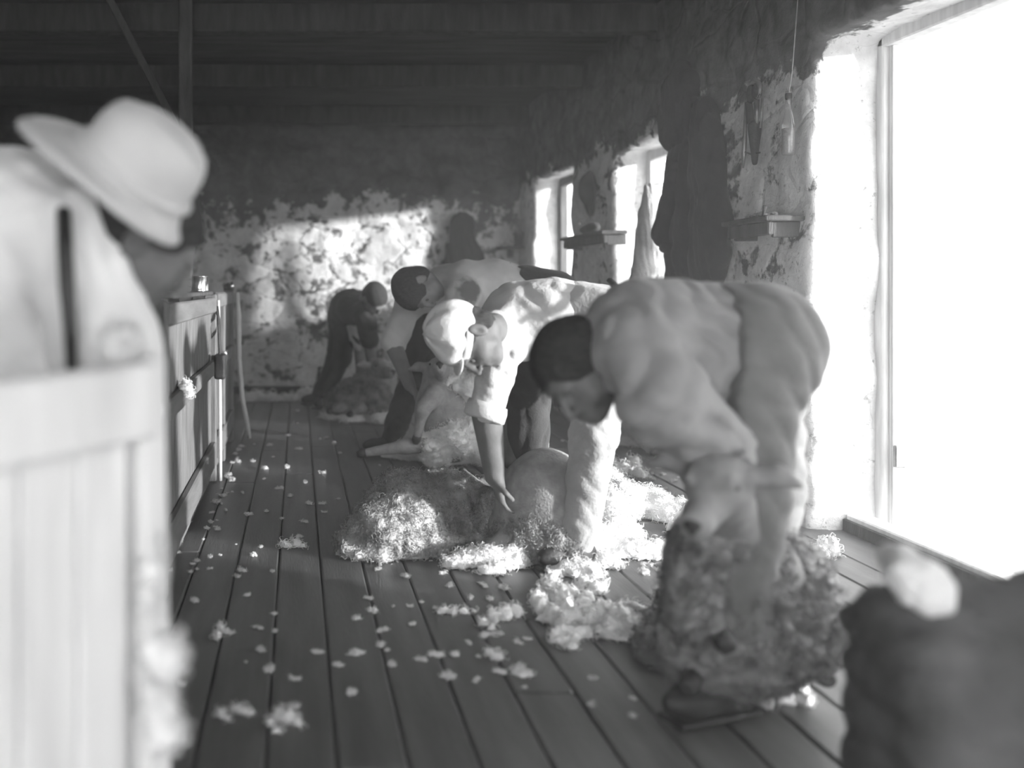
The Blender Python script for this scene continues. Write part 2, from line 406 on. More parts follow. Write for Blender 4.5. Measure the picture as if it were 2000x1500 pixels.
def stone_disp(amp=.022):
    def f(x, y, z):
        return amp*vnoise(x*3.3, y*3.3, z*4.6)+amp*.55*vnoise(x*8+3, y*8, z*9)+amp*.3*vnoise(x*21, y*21, z*21+5)
    return f
OPEN = {  # openings: y0, y1, z0, z1
    'door': (1.35, 3.80, .0, 2.02), 'win_mid': (5.20, 6.17, .98, 1.89), 'win_far': (7.10, 8.25, .96, 1.95),
    'hole_near': (4.5, 5.43, .0, .50), 'hole_far': (6.17, 6.5, .0, .50)}
def build_right_wall():
    S = SDF(.025)
    c, h = frust((XW, -1.7, -.3), (XW+TW, YF+.5, 3.0)); S.box(c, h, rr=.01, k=.01)
    for k, (y0, y1, z0, z1) in OPEN.items():
        lo = (XW-.3, y0, z0-(.03 if z0 > 0 else .35)); hi = (XW+TW+.3, y1, z1)
        c, h = frust(lo, hi); S.box(c, h, rr=.03, k=.03, sub=True)
    S.disp = stone_disp(.020)
    return tag(S.build('wall_right', 'wallR'), kind='structure')
build_right_wall()
S = SDF(.03); c, h = frust((-3.6, YF, -.3), (XW+.2, YF+.35, 3.0)); S.box(c, h, rr=.01, k=.01); S.disp = stone_disp(.030)
tag(S.build('wall_far', 'wallF'), kind='structure')
tag(MB().box((-3.75, -1.7, -.3), (-3.5, YF+.3, 3.0)).build('wall_left', 'dark_wall'), kind='structure')
# end wall behind the camera, with an unseen gap added for fill light
mb = MB(); mb.box((-3.6, -1.95, -.3), (-1.5, -1.7, 3.0)); mb.box((XW-.1, -1.95, -.3), (XW+TW, -1.7, 3.0)); mb.box((-1.5, -1.95, 2.3), (XW-.1, -1.7, 3.0))
tag(mb.build('wall_near', 'dark_wall'), kind='structure')

# floor: long boards running away from the camera, worn edges, open joints
mb = MB(); w = .1505; x = -.0687-w*24
r2 = random.Random(2)
while x < XW+.05:
    y = -1.8+r2.random()*2
    ys = [-1.8]
    while y < YF:
        if y-ys[-1] > .6: ys.append(y)
        y += 2.6+r2.random()*2.4
    ys.append(YF+.02)
    for a, b in zip(ys, ys[1:]):
        dz = r2.uniform(-.0025, .0015)
        mb.box((x+.0018, a+.001, -.03), (x+w-.0018, b-.0015, dz))
    x += w
fl = mb.build('floor', 'floor'); tag(fl, kind='structure')
tag(MB().box((-3.6, -1.9, -.30), (XW+.02, YF+.1, -.045)).build('floor_underside', 'dark_wall'), kind='structure')
tag(MB().box((XW-.1, 1.6, -.3), (XW+TW, 3.85, -.004)).build('floor_threshold', 'floor'), kind='structure')

# ceiling boards on cross beams
mb = MB(); y = -1.9
while y < YF+.2:
    mb.box((-3.7, y, ZC), (XW+TW, y+.196, ZC+.03)); y += .2
tag(mb.build('ceiling', 'ceil'), kind='structure')
for i, y in enumerate((.9, 2.4, 3.9, 5.4, 6.9, 8.45)):
    tag(MB().box((-3.6, y, ZC-.16), (XW+.05, y+.11, ZC+.005)).build('ceiling_beam', 'beam'), kind='structure')
# skirting sill along the foot of the far wall
tag(MB().box((-3.5, YF-.16, -.02), (1.6, YF-.02, .055)).build('baseboard_far', 'beam'), kind='structure')

# ground outside
me = mesh_from([(XW+.2, -40, -.75), (90, -40, -.75), (90, 80, -.75), (XW+.2, 80, -.75)], [(0, 1, 2, 3)], False)
tag(link('ground_outside', me, 'ground'), kind='structure')

def window_frame(name, y0, y1, z0, z1, mid=False, w=.055, xi=XW+.225, d=.065):
    mb = MB(); x0, x1 = xi, xi+d
    mb.box((x0, y0-.03, z0-.03), (x1, y0+w, z1+.03)); mb.box((x0, y1-w, z0-.03), (x1, y1+.03, z1+.03))
    mb.box((x0, y0+w, z1-w), (x1, y1-w, z1+.03)); mb.box((x0-.02, y0+w-.03, z0-.03), (x1+.02, y1-w+.03, z0+w*.7))
    return tag(mb.build(name, 'frame' if name != 'window_2' else 'timber'), kind='structure')
window_frame('window_1', *OPEN['win_mid']); window_frame('window_2', *OPEN['win_far'])
# doorway: jambs, rebate strips, threshold beam
y0, y1, z0, z1 = OPEN['door']
mb = MB()
for y, s in ((y1, -1), (y0, 1)):
    a, b = sorted((y+.03*-s, y+s*.040)); mb.box((XW+.275, a, 0), (XW+.31, b, z1+.02))
    a, b = sorted((y+.03*-s, y+s*.035)); mb.box((XW+.31, a, 0), (XW+.335, b, z1+.02))
    a, b = sorted((y+s*.04, y+s*.055)); mb.box((XW+.30, a, .02), (XW+.345, b, z1-.01))
    a, b = sorted((y+s*.06, y+s*.068)); mb.box((XW+.30, a, .02), (XW+.34, b, z1-.01))
mb.box((XW+.275, y0, z1-.04), (XW+.34, y1, z1+.04))
dr = tag(mb.build('door_1', 'frame'), kind='structure')
tag(MB().box((XW+.30, y1-.085, .27), (XW+.345, y1-.066, .36)).build('latch_plate', 'metal', dr))
tag(MB().box((XW+.15, y0-.02, -.02), (XW+.235, y1+.0, .065)).build('door_sill', 'frame', dr), kind='structure')
tag(MB().box((XW+.135, y0-.02, -.02), (XW+.149, y1+.0, .045)).build('sill_riser', 'beam', dr), kind='structure')
# shed post behind the fence, with its braces
mb = MB(); mb.box((-.64, 4.93, -.02), (-.57, 5.00, ZC-.0))
mb.bar((-.60, 4.96, 1.75), (-1.05, 5.0, ZC-.05), .03, .04)
tag(mb.build('trim_1', 'beam'), kind='structure')
# hatch doors of the let-go holes
y0, y1, z0, z1 = OPEN['hole_far']
tag(MB().box((XW+.20, y0-.03, -.05), (XW+.235, y1+.03, z1+.03)).build('door_2', 'beam'), kind='structure')
# added haze volume that imitates film flare and lifts the blacks
hz = MB(); hz.box((-3.45, -1.65, .002), (XW-.01, YF-.03, ZC-.17))
hm = bpy.data.materials.new('flare_haze'); hm.use_nodes = True; hn = hm.node_tree.nodes; hn.remove(hn['Principled BSDF'])
sc_ = hn.new('ShaderNodeVolumeScatter'); sc_.inputs['Density'].default_value = HAZE; sc_.inputs['Anisotropy'].default_value = .35
hm.node_tree.links.new(sc_.outputs[0], hn['Material Output'].inputs['Volume'])
tag(hz.build('haze', hm), kind='stuff', label='added haze filling the shed to imitate film flare', cat='haze')
# ================================================================== FENCES, WALL GEAR
# near gate (strongly lit) at the left edge
GA, GB = np.array([-.50, .80, 0]), np.array([-.212, 1.30, 0]); gd = nrm(GB-GA); gn = np.array([gd[1], -gd[0], 0])
gate = thing('pen_gate', 'pale close-boarded pen gate out of focus along the left edge', 'gate', (GB[0], GB[1], 0))
R_ = lambda p: np.array(p, float)
def gbar(z0, z1, t, off, a=0., b=1.):
    p = GA+gd*(-.25+a)+gn*off; q = GB-gd*.02+gn*off
    m = MB(); m.bar(p+R_((0, 0, (z0+z1)/2)), q+R_((0, 0, (z0+z1)/2)), t, z1-z0); return m
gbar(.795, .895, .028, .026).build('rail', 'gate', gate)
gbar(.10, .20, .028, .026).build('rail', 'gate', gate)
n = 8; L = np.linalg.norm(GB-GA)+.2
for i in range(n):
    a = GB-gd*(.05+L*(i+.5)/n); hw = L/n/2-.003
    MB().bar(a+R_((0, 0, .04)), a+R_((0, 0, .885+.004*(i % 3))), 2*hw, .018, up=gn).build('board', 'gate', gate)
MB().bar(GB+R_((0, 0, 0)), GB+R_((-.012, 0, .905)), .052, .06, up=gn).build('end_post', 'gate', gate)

# catching-pen fence along the board
XF = -.43
def fence_section(ya, yb, top, label, gateish, posts):
    t = thing('pen_fence', label, 'fence', (XF, ya, 0))
    for y, wd, h in posts:
        MB().box((XF-.05, y-wd/2, 0), (XF+.012, y+wd/2, h)).build('post', 'timber', t)
    for z0, z1 in ((top-.075, top), (.56, .63), (.10, .215)):
        MB().box((XF-.012, ya+.03, z0), (XF+.018, yb-.03, z1)).build('rail', 'rail', t)
    n = int((yb-ya)/.105); st = (yb-ya)/n; rr = random.Random(int(ya*10))
    for i in range(n):
        y = ya+st*(i+.5)
        MB().box((XF-.034+rr.uniform(-.003, .003), y-st/2+.003, .02), (XF-.013, y+st/2-.003, top-.02+rr.uniform(-.01, .0))).build('board', 'pale_timber' if gateish else 'timber', t)
    return t
fence_section(2.95, 4.70, .945, 'grey-railed pen fence with pale grooved boards, between the near gate and the sunlit post', True, [(2.95, .07, .955), (4.74, .05, .96)])
fence_section(4.80, 5.98, .965, 'darker far stretch of boarded pen fence ending before the stone wall', False, [(5.30, .08, .97), (5.96, .10, .975)])
# capping plank
pl = MB(); pl.box((XF-.16, 3.2, .958), (XF+.0, 4.66, .976)); c1 = pl.build('shelf_plank', 'beam'); tag(c1, 'dark plank laid flat on top of the pen fence under the bright tin', 'plank')
# bright tin and small bottle
def tin(x, y, z, r, h, label, cat='tin'):
    t = thing('tin_can', label, cat, (x, y, z))
    MB().lathe((x, y, z), [(0, 0), (r, 0), (r*1.03, .004), (r, .008), (r, h-.006), (r*1.04, h-.003), (r*1.04, h), (r*.96, h), (r*.95, h-.05), (0, h-.05)]).build('can_body', 'tin', t)
    MB().tube([(x-r, y, z+h*.8), (x-r-.025, y, z+h*.75), (x-r-.028, y, z+h*.4), (x-r, y, z+h*.3)], .0035).build('handle', 'tin', t)
    return t
tin(-.475, 4.45, .976, .042, .075, 'bright shiny tin mug standing on the pen fence plank')
t = thing('oil_can', 'small dark oil can with a glinting cap on the far fence post', 'oil can', (XF-.02, 5.96, .975))
MB().lathe((XF-.02, 5.96, .975), [(0, 0), (.03, 0), (.032, .03), (.012, .045), (.008, .05)]).build('can_body', 'leather', t)
MB().lathe((XF+.005, 5.93, .976), [(0, 0), (.012, 0), (.012, .035), (.004, .055), (0, .055)]).build('cap', 'tin', t)
# dark tin box hanging by a strap from the middle post
t = thing('hanging_box', 'small black box hanging by a strap from the sunlit fence post', 'box', (XF+.035, 4.6, .5))
S = SDF(.006); S.box((XF+.045, 4.58, .605), (.028, .055, .062), rr=.012, k=.01); S.build('box_body', 'leather', t)
MB().tube([(XF+.045, 4.54, .66), (XF+.022, 4.70, .84), (XF+.012, 4.72, .90)], .006).tube([(XF+.045, 4.62, .66), (XF+.03, 4.72, .80), (XF+.016, 4.73, .90)], .006).build('strap', 'leather', t)
S = SDF(.007)
for i in range(9): S.ell((XF+.05+rnd.uniform(-.01, .015), 4.70+rnd.uniform(-.02, .03), .56+i*.012), (.014, .016, .014), k=.006)
S.disp = woolly(.008, 60); o = S.build('wool_lock', 'wool'); tag(o, 'glinting lock of wool caught beside the black box on the fence post', 'wool')
# bent pale pole against the end of the fence
pts = [(XF+.04, 5.90, .965), (XF+.05, 5.90, .80), (XF+.052, 5.90, .55), (XF+.07, 5.92, .30), (XF+.105, 5.95, .10), (XF+.115, 5.96, .02)]
tag(MB().tube(pts, [.013, .017, .017, .016, .014, .013]).build('bent_pole', 'towel'), 'bent pale pole leaning on the end of the pen fence', 'pole')
# white strip painting the sunlit edge of the middle post
tag(MB().tube([(XF+.03, 4.75, .0), (XF+.028, 4.75, .45), (XF+.02, 4.75, .93)], [.009, .009, .007]).build('lit_post_edge', 'frame'), 'thin pale upright strip standing in for the sunlit edge of the middle fence post', 'light strip')

# ---- gear on the window wall
def cloth(prims, h, fd, m, name, parent=None, k=.03):
    S = SDF(h)
    for a, b, ra, rb in prims: S.cap(a, b, ra, rb, k)
    S.disp = fd; return S.build(name, m, parent)
V_ = [(0, 55, 4), (8, 80, -6), (0, 30, 8)]
# big hanging oilskin coats (flattened against the wall)
def slab(S, rows, x=XW-.05, dx=.05, k=.05):
    """rows = (z, y0, y1) widths of a hanging garment; smooth union of flattened ellipsoids"""
    for (z, y0, y1), (zz, y2, y3) in zip(rows, rows[1:]):
        for t in np.linspace(0, 1, max(2, int(abs(z-zz)/.05)+1)):
            a = y0*(1-t)+y2*t; b = y1*(1-t)+y3*t; c = z*(1-t)+zz*t
            S.ell((x, (a+b)/2, c), (dx, max((b-a)/2, .02), .06), k=k)
def wy(px, X=XW-.07): return F*X/(px-CX)       # depth on the wall seen at px
def wz(px, py, X=XW-.07): return EYE-(py-CY)*X/(px-CX)
def rows_px(rows, X):
    return [(wz((a+b)/2, py, X), wy(b, X), wy(a, X)) for py, a, b in rows]
coat1 = thing('hanging_coat', 'long dark coat hanging nearest the towel, its sleeve bulging over the window edge', 'coat', (XW-.06, 4.95, 1.3))
S = SDF(.012); slab(S, rows_px([(300, 1312, 1352), (380, 1310, 1352), (440, 1308, 1350), (500, 1311, 1350), (570, 1306, 1350)], XW-.05), dx=.045)
S.disp = folds(V_, .012, 3); S.build('coat_body', 'coat', coat1)
q = lambda px, py, X: (X, wy(px, X), wz(px, py, X))
S = SDF(.012); S.chain([q(1322, 320, XW-.09), q(1312, 400, XW-.10), q(1302, 455, XW-.10), q(1306, 478, XW-.10)], [.04, .055, .065, .05], .03); S.disp = folds([(20, 30, 60)], .01, 1); S.build('sleeve', 'coat', coat1)
coat2 = thing('hanging_coat', 'broad dark coat with square shoulder, nearest the narrow wall shelf', 'coat', (XW-.06, 4.6, 1.3))
S = SDF(.012); slab(S, rows_px([(212, 1366, 1387), (260, 1362, 1396), (340, 1360, 1404), (430, 1360, 1413), (500, 1360, 1412), (575, 1360, 1398)], XW-.05), dx=.05)
S.disp = folds(V_, .012, 8); S.build('coat_body', 'coat', coat2)
coat3 = thing('oilskin_hood', 'dark hooded oilskin hanging high above the two dark coats', 'oilskin', (XW-.06, 4.95, 1.9))
S = SDF(.012); slab(S, rows_px([(140, 1326, 1340), (165, 1306, 1354), (215, 1298, 1358), (262, 1303, 1352), (275, 1312, 1345)], XW-.045), dx=.045)
S.disp = folds(V_, .012, 5); S.build('coat_body', 'coat', coat3)
# towel hanging in the middle window
tw = thing('towel', 'pale towel hanging bunched in the middle window opening', 'towel', (XW+.10, 5.55, 1.3))
S = SDF(.008)
T0 = W(1268, 368, 5.50)
for i, (px0, px1, py) in enumerate(((1268, 1266, 470), (1268, 1254, 545), (1268, 1292, 500), (1268, 1296, 540), (1268, 1278, 530))):
    S.cap(T0, W((px0+px1)/2, (368+py)/2, 5.50), .018, .048, .02); S.cap(W((px0+px1)/2, (368+py)/2, 5.50), W(px1, py, 5.50), .048, .066, .02)
S.ell(W(1248, 545, 5.48), (.035, .04, .045), k=.03)
S.disp = folds([(120, 20, 8), (70, -30, 5)], .009, 2); S.build('towel_cloth', 'towel', tw)
MB().tube([tuple(T0+(0, 0, .02)), tuple(T0+(.09, .0, .03)), (XW+.24, 5.50, T0[2]+.03)], .004).build('peg', 'metal', tw)
# hand shears in their leather sheath, hanging from a nail
X0 = XW-.035
sh = thing('hand_shears', 'hand shears hanging by their round bow on the pale plaster, points in a sheath', 'shears', (X0, wy(1473, X0), wz(1473, 240, X0)))
Q = lambda px, py, X=X0: (X, F*X/(px-CX), EYE-(py-CY)*X/(px-CX))
c0 = np.array(Q(1473, 178)); pts = []
for i in range(17):
    a = math.radians(-55+290*i/16); pts.append((X0, c0[1]-.052*math.cos(a), c0[2]+.045*math.sin(a)))
MB().tube(pts, .011, 8).build('bow', 'metal', sh)
S = SDF(.006); S.ell(c0+(0, -.028, -.005), (.018, .032, .04), k=.01); S.ell(c0+(0, .03, -.005), (.016, .032, .045), k=.01); S.build('bow_padding', 'leather', sh)
MB().tube([Q(1458, 195), Q(1455, 260), Q(1453, 300), Q(1451, 328)], [.008, .009, .012, .004]).build('blade', 'metal', sh)
MB().tube([Q(1478, 195), Q(1478, 245)], [.012, .009]).tube([Q(1489, 190), Q(1486, 250)], [.006, .006]).build('blade', 'metal', sh)
S = SDF(.006); S.cap(Q(1474, 248), Q(1474, 318), .030, .012, .01); S.build('sheath', 'leather', sh)
MB().tube([Q(1462, 200), Q(1466, 235), Q(1470, 250)], .016).build('strap', 'leather', sh)
MB().tube([Q(1452, 296), Q(1466, 301), Q(1484, 298)], .004).build('tie', 'leather', sh)
# bottle hanging by a string
bt = thing('hanging_bottle', 'clear glass bottle hanging upright by a string on the plaster near the doorway', 'bottle', Q(1540, 300))
c0 = np.array(Q(1540, 302, XW-.05)); k = (XW-.05)/(1540-CX)
MB().lathe(c0, [(0, 0), (11*k, 0), (12*k, 3*k), (12*k, 55*k), (9*k, 72*k), (5.5*k, 88*k), (5*k, 118*k), (6*k, 119*k), (6*k, 124*k), (0, 124*k)]).build('bottle_body', 'glass', bt)
MB().lathe(c0+(0, 0, 108*k), [(5.6*k, 0), (6.4*k, 3*k), (6.4*k, 10*k), (5.6*k, 12*k)]).build('neck_band', 'leather', bt)
MB().lathe(c0+(0, 0, 3*k), [(0, 0), (10.5*k, 0), (10.5*k, 48*k), (0, 48*k)]).build('contents', 'towel', bt)
MB().tube([tuple(c0+(0, 0, 118*k)), tuple(c0+(.01, -.01, 160*k)), tuple(c0+(.03, -.02, 310*k))], .0025, 5).build('string', 'string', bt)
# small wall shelves
def wall_shelf(y0, y1, z, label, m='timber'):
    t = thing('wall_shelf', label, 'shelf', (XW-.07, (y0+y1)/2, z))
    MB().box((XW-.15, y0, z-.012), (XW+.02, y1, z+.012)).build('shelf_board', m, t)
    MB().box((XW-.13, y0+.02, z-.07), (XW-.105, y1-.02, z-.0125)).build('front_rail', m, t)
    MB().box((XW-.104, y0+.03, z-.08), (XW+.02, y0+.05, z-.0125)).build('bracket', m, t)
    MB().box((XW-.104, y1-.05, z-.08), (XW+.02, y1-.03, z-.0125)).build('bracket', m, t)
    return t
XS = XW-.14
wall_shelf(wy(1500, XS), wy(1412, XS), wz(1455, 432, XS), 'narrow wooden shelf on the pale plaster right of the dark coats', 'beam')
S = SDF(.006)
for i in range(6): S.ell((XS+.04+rnd.uniform(-.02, .02), wy(1465, XS)+rnd.uniform(-.08, .10), wz(1455, 432, XS)+.022), (.018, .028, .012), k=.01)
S.disp = woolly(.006, 60); tag(S.build('oily_rag', 'wool_dark'), 'crumpled dark rag lying on the narrow shelf beside the coats', 'rag')
t = tag(MB().tube([Q(1490, 428, XS), Q(1492, 412, XS), Q(1494, 402, XS)], [.008, .006, .009]).build('wooden_peg', 'beam'), 'small dark peg standing on the narrow wall shelf', 'peg')
wall_shelf(wy(1178, XS), wy(1096, XS), wz(1140, 460, XS), 'dark little shelf on the pier between the two windows', 'beam')
S = SDF(.01); p = Q(1150, 448, XS+.02); S.ell(p, (.05, .14, .035), k=.03); S.ell(p+np.array([0, -.1, .01]), (.04, .08, .03), k=.03)
tag(S.build('flat_cloth_cap', 'dark_cloth'), 'dark cloth cap lying on the little shelf between the windows', 'cap')
p = np.array(Q(1133, 437, XS-.0)); MB_ = MB().lathe(p, [(0, -.012), (.009, -.006), (.011, .004), (.005, .012), (0, .012)], 12)
tag(MB_.build('white_knob', 'tin'), 'tiny shining knob above the little shelf between the windows', 'knob')
S = SDF(.01); p = np.array(Q(1152, 375, XW-.05)); S.ell(p, (.035, .105, .155), k=.03); S.ell(p+(-.03, 0, .02), (.05, .07, .10), k=.04); S.ell(p+(0, -.02, -.12), (.02, .03, .06), k=.03)
tag(S.build('hanging_hat', 'dark_cloth'), 'dark hat hung flat on the pier between the two windows', 'hat')
# dark cloth hanging in the far window
S = SDF(.012)
for a, b, r0, r1 in (((XW+.17, 7.33, 1.80), (XW+.17, 7.37, 1.4), .03, .06), ((XW+.17, 7.37, 1.4), (XW+.17, 7.40, 1.08), .06, .08)): S.cap(a, b, r0, r1, .03)
S.disp = folds([(0, 60, 3)], .012, 4); tag(S.build('dark_cloth', 'coat'), 'dark cloth hanging inside the far window', 'cloth')
# coat on the far wall
S = SDF(.014); q = lambda px, py: W(px, py, YF-.065)
S.ell(q(903, 440), (.11, .045, .12), k=.05); S.ell(q(900, 475), (.13, .05, .16), k=.06); S.ell(q(899, 530), (.17, .055, .30), k=.05); S.ell(q(922, 530), (.12, .05, .28), k=.05)
S.disp = folds([(50, 0, 5)], .014, 6); tag(S.build('hanging_jacket', 'coat'), 'dark jacket hung on the far stone wall above the man in the stained shirt', 'jacket')
t = thing('wall_shelf', 'small dark bracket shelf on the far wall in the corner beside the far window', 'shelf', tuple(q(1005, 487)))
a = q(972, 484); b = q(1036, 484)
MB().box((a[0], YF-.16, a[2]-.015), (b[0], YF+.02, a[2]+.015)).build('shelf_board', 'beam', t)
MB().box((b[0]-.2, YF-.12, a[2]-.09), (b[0]-.17, YF+.02, a[2]-.0155)).build('bracket', 'beam', t)
t = tag(MB().box((b[0]-.15, YF-.13, a[2]+.0155), (b[0]-.03, YF-.03, a[2]+.14)).build('small_box', 'beam'), 'small dark box standing on the far wall corner shelf', 'box')
# sloping board at the near let-go hole
t = tag(MB().bar((XW-.04, 5.0, .035), (XW+.30, 5.05, .30), .62, .03, up=(0, 0, 1)).build('chute_board', 'timber'), 'sloping board in the low hole at the foot of the window wall', 'board')
# ================================================================== PEOPLE
def A_(v): return np.array(v, float)
def hand(S, wr, d, pn, th, size=1.0, curl=.5, k=.008):
    """wr wrist, d direction of the fingers, pn palm normal, th direction of the thumb side"""
    d = nrm(d); th = nrm(A_(th)-d*(A_(th)@d)); pn = nrm(np.cross(d, th)*np.sign(np.cross(d, th)@A_(pn)+1e-9)); z = size
    R = np.stack([th, pn, d])
    S.box(wr+d*.048*z, (.040*z, .013*z, .046*z), R, rr=.012*z, k=.02)
    S.ell(wr+d*.03*z+th*.022*z+pn*.01*z, (.018*z, .016*z, .03*z), R, k=.012)
    for i, (off, L, r) in enumerate(((.030, .072, .0088), (.010, .080, .0090), (-.011, .075, .0086), (-.030, .058, .0078))):
        b = wr+d*.088*z+th*off*z; c = curl*(1+.12*i); sp = th*off*.35
        p = b; a = c*.6
        for seg, fr in ((0, .45), (1, .31), (2, .24)):
            q = p+(nrm(d*math.cos(a)+pn*math.sin(a)+sp*(1 if seg == 0 else .3)))*L*fr*z
            S.cap(p, q, r*z*(1-.09*seg), r*z*(1-.09*(seg+1)), k if seg == 0 else .003); p = q; a += c*.75
    p = wr+d*.022*z+th*.036*z; q = p+nrm(th*.75+d*.65+pn*.35)*.042*z; q2 = q+nrm(th*.15+d*.9+pn*.55)*.032*z
    S.cap(p, q, .0125*z, .0105*z, .01); S.cap(q, q2, .0105*z, .0085*z, .003)

def head(S, c, R, z=1.0):
    """c = centre of the skull; rows of R: side, face, up"""
    s, f, u = R; P = lambda a, b, d: c+(s*a+f*b+u*d)*z
    S.ell(P(0, -.008, .025), (.074*z, .094*z, .084*z), R, k=.02)
    S.ell(P(0, .030, -.035), (.058*z, .062*z, .075*z), R, k=.03)
    S.ell(P(0, .058, -.088), (.026*z, .022*z, .020*z), R, k=.025)      # chin
    S.cap(P(-.045, .02, -.065), P(0, .055, -.088), .016*z, k=.02); S.cap(P(.045, .02, -.065), P(0, .055, -.088), .016*z, k=.02)
    S.cap(P(-.03, .083, .018), P(.03, .083, .018), .010*z, k=.014)     # brow
    S.ell(P(-.033, .094, -.004), (.017*z, .014*z, .012*z), R, k=.012, sub=True); S.ell(P(.033, .094, -.004), (.017*z, .014*z, .012*z), R, k=.012, sub=True)
    S.cap(P(0, .092, .006), P(0, .113, -.034), .008*z, .011*z, .008)   # nose
    S.ell(P(-.011, .102, -.038), (.008*z, .009*z, .007*z), R, k=.006); S.ell(P(.011, .102, -.038), (.008*z, .009*z, .007*z), R, k=.006)
    S.cap(P(-.018, .084, -.056), P(.018, .084, -.056), .0065*z, k=.006); S.cap(P(-.015, .083, -.067), P(.015, .083, -.067), .007*z, k=.006)
    S.cap(P(-.02, .094, -.0615), P(.02, .094, -.0615), .0022*z, k=.003, sub=True)
    for g in (-1, 1):
        S.ell(P(.082*g, -.014, -.004), (.010*z, .021*z, .035*z), R, k=.006)
        S.ell(P(.092*g, -.008, -.002), (.008*z, .011*z, .021*z), R, k=.004, sub=True)
        S.cap(P(.048*g, .052, -.03), P(.05*g, .03, -.03), .02*z, k=.03) # cheek

def person(name_label, J, R, looks, base):
    """J: joints; R: head frame; looks: materials and options"""
    t = thing('person', name_label, 'person', base); L = looks; z = L.get('z', 1.0); h = L.get('h', .008); fat = L.get('fat', 1.0)
    hc = J['head']; up = R[2]
    pel, ch = (J['hipL']+J['hipR'])/2, (J['shL']+J['shR'])/2
    arch = A_(L.get('arch', (0, 0, .05))); lat = nrm(J['hipL']-J['hipR'])
    def torso(S, e, rp=.112, rw=.102, rc=.118):
        for g in (-1, 1):
            a = pel+lat*g*.07+arch*.15; w = (pel*.55+ch*.45)+arch+lat*g*.055; c = pel*.18+ch*.82+arch*.75+(J['shL']-J['shR'])/2*g*.33
            S.cap(a, w, rp*fat+e, rw*fat+e, .05); S.cap(w, c, rw*fat+e, rc*fat+e, .05)
            sh = J['shL'] if g == 1 else J['shR']; S.cap(c, sh, .085+e, .062+e, .05)
    neckb = ch+arch*.45
    # body: one continuous surface
    S = SDF(L.get('hb', .007)); torso(S, -.012)
    S.cap(neckb, hc-up*.05*z-R[1]*.03*z, .062, .052, .03)
    head(S, hc, R, z)
    for g in 'LR':
        S.cap(J['sh'+g], J['el'+g], .052, .040, .02); S.cap(J['el'+g], J['wr'+g], .042*L.get('forearm', 1), .027*L.get('forearm', 1), .012)
        d = J['hd'+g]; hand(S, J['wr'+g], d, J.get('pn'+g, A_((0, 0, -1))), J.get('th'+g, A_((0, -1, 0))), L.get('hz', 1.0), L.get('curl', .5))
        S.cap(J['hip'+g], J['kn'+g], .078, .052, .04); S.cap(J['kn'+g], J['an'+g], .052, .036, .02)
        S.cap(J['an'+g]+A_((0, 0, -.02)), J['an'+g]+nrm(J['toe'+g])*.12+A_((0, 0, -.045)), .036, .028, .02)
    body = S.build('body', L['skin'], t)
    for g in (-1, 1):
        c = hc+(R[0]*.032*g+R[1]*.079-R[2]*.004)*z
        o = MB().lathe(c-R[2]*.011*z, [(.0, 0), (.006*z, .004*z), (.0085*z, .011*z), (.006*z, .018*z), (0, .022*z)], 12, axis=R[2]).build('eye', 'eye', t)
    # trousers
    S = SDF(h); tr = L.get('loose', .022)
    for g in (-1, 1):
        a = pel+lat*g*.065; w = (pel*(.75 if not L.get('waistband') else .55)+ch*(.25 if not L.get('waistband') else .45))+arch*.7+lat*g*.055; te = L.get('te', .018); S.cap(a, w, .112*fat+te, .102*fat+te, .05)
    for g in 'LR':
        S.cap(J['hip'+g], J['kn'+g], .092+tr*.6, .062+tr*.7, .05)
        an = J['an'+g]; S.cap(J['kn'+g], an*.8+J['kn'+g]*.2, .060+tr*.8, .046+tr, .03); S.cap(an*.8+J['kn'+g]*.2, an, .046+tr, .044+tr*.5, .02)
        if g in L.get('tied', ''): S.ell(an*.82+J['kn'+g]*.18, (.10, .10, .012), k=.0, sub=False) if False else None
    if L.get('waistband'):
        ax = nrm(ch-pel); wc = pel*.66+ch*.34+arch*.6; S.box(wc+ax*.30, (.30, .30, .30), frame(ax, lat), rr=.02, k=.012, sub=True)
    S.disp = folds(L.get('tf', [(10, 0, 60), (45, 20, 30), (30, -20, -45)]), L.get('ta', .009), 11)
    tro = S.build('trousers', L['trousers'], t)
    for g in L.get('tied', ''):
        an = J['an'+g]*.84+J['kn'+g]*.16; MB().lathe(an, [(.066, -.008), (.069, 0), (.066, .008)], 20).build('ankle_tie', 'string', tro)
    if L.get('belt'):
        wc = (pel*.62+ch*.38)+arch*.8; ax = nrm(ch-pel); n = 24; u = np.cross(ax, lat); pts = []
        for i in range(n+1):
            a = 2*math.pi*i/n; pts.append(wc+lat*math.cos(a)*(.175*fat)+u*math.sin(a)*(.128*fat))
        MB().tube(pts, .011, 6).build('belt', 'leather', tro)
    # shirt
    S = SDF(h); 
    for g in (-1, 1):
        a = pel*.72+ch*.28+lat*g*.058+arch*.5; w = (pel*.5+ch*.5)+arch+lat*g*.06; c = pel*.18+ch*.82+arch*.75+(J['shL']-J['shR'])/2*g*.33
        e = L.get('se', .016)
        S.cap(a, w, .104*fat+e, .104*fat+e, .05); S.cap(w, c, .104*fat+e, .122*fat+e, .05)
        sh = J['shL'] if g == 1 else J['shR']; S.cap(c, sh, (.088+e)*L.get('sr', 1.0), (.066+e)*L.get('sr', 1.0), .05)
    S.cap(neckb, neckb*.45+(hc-up*.05)*.55, .078, .066, .04)
    sr = L.get('sr', 1.0)
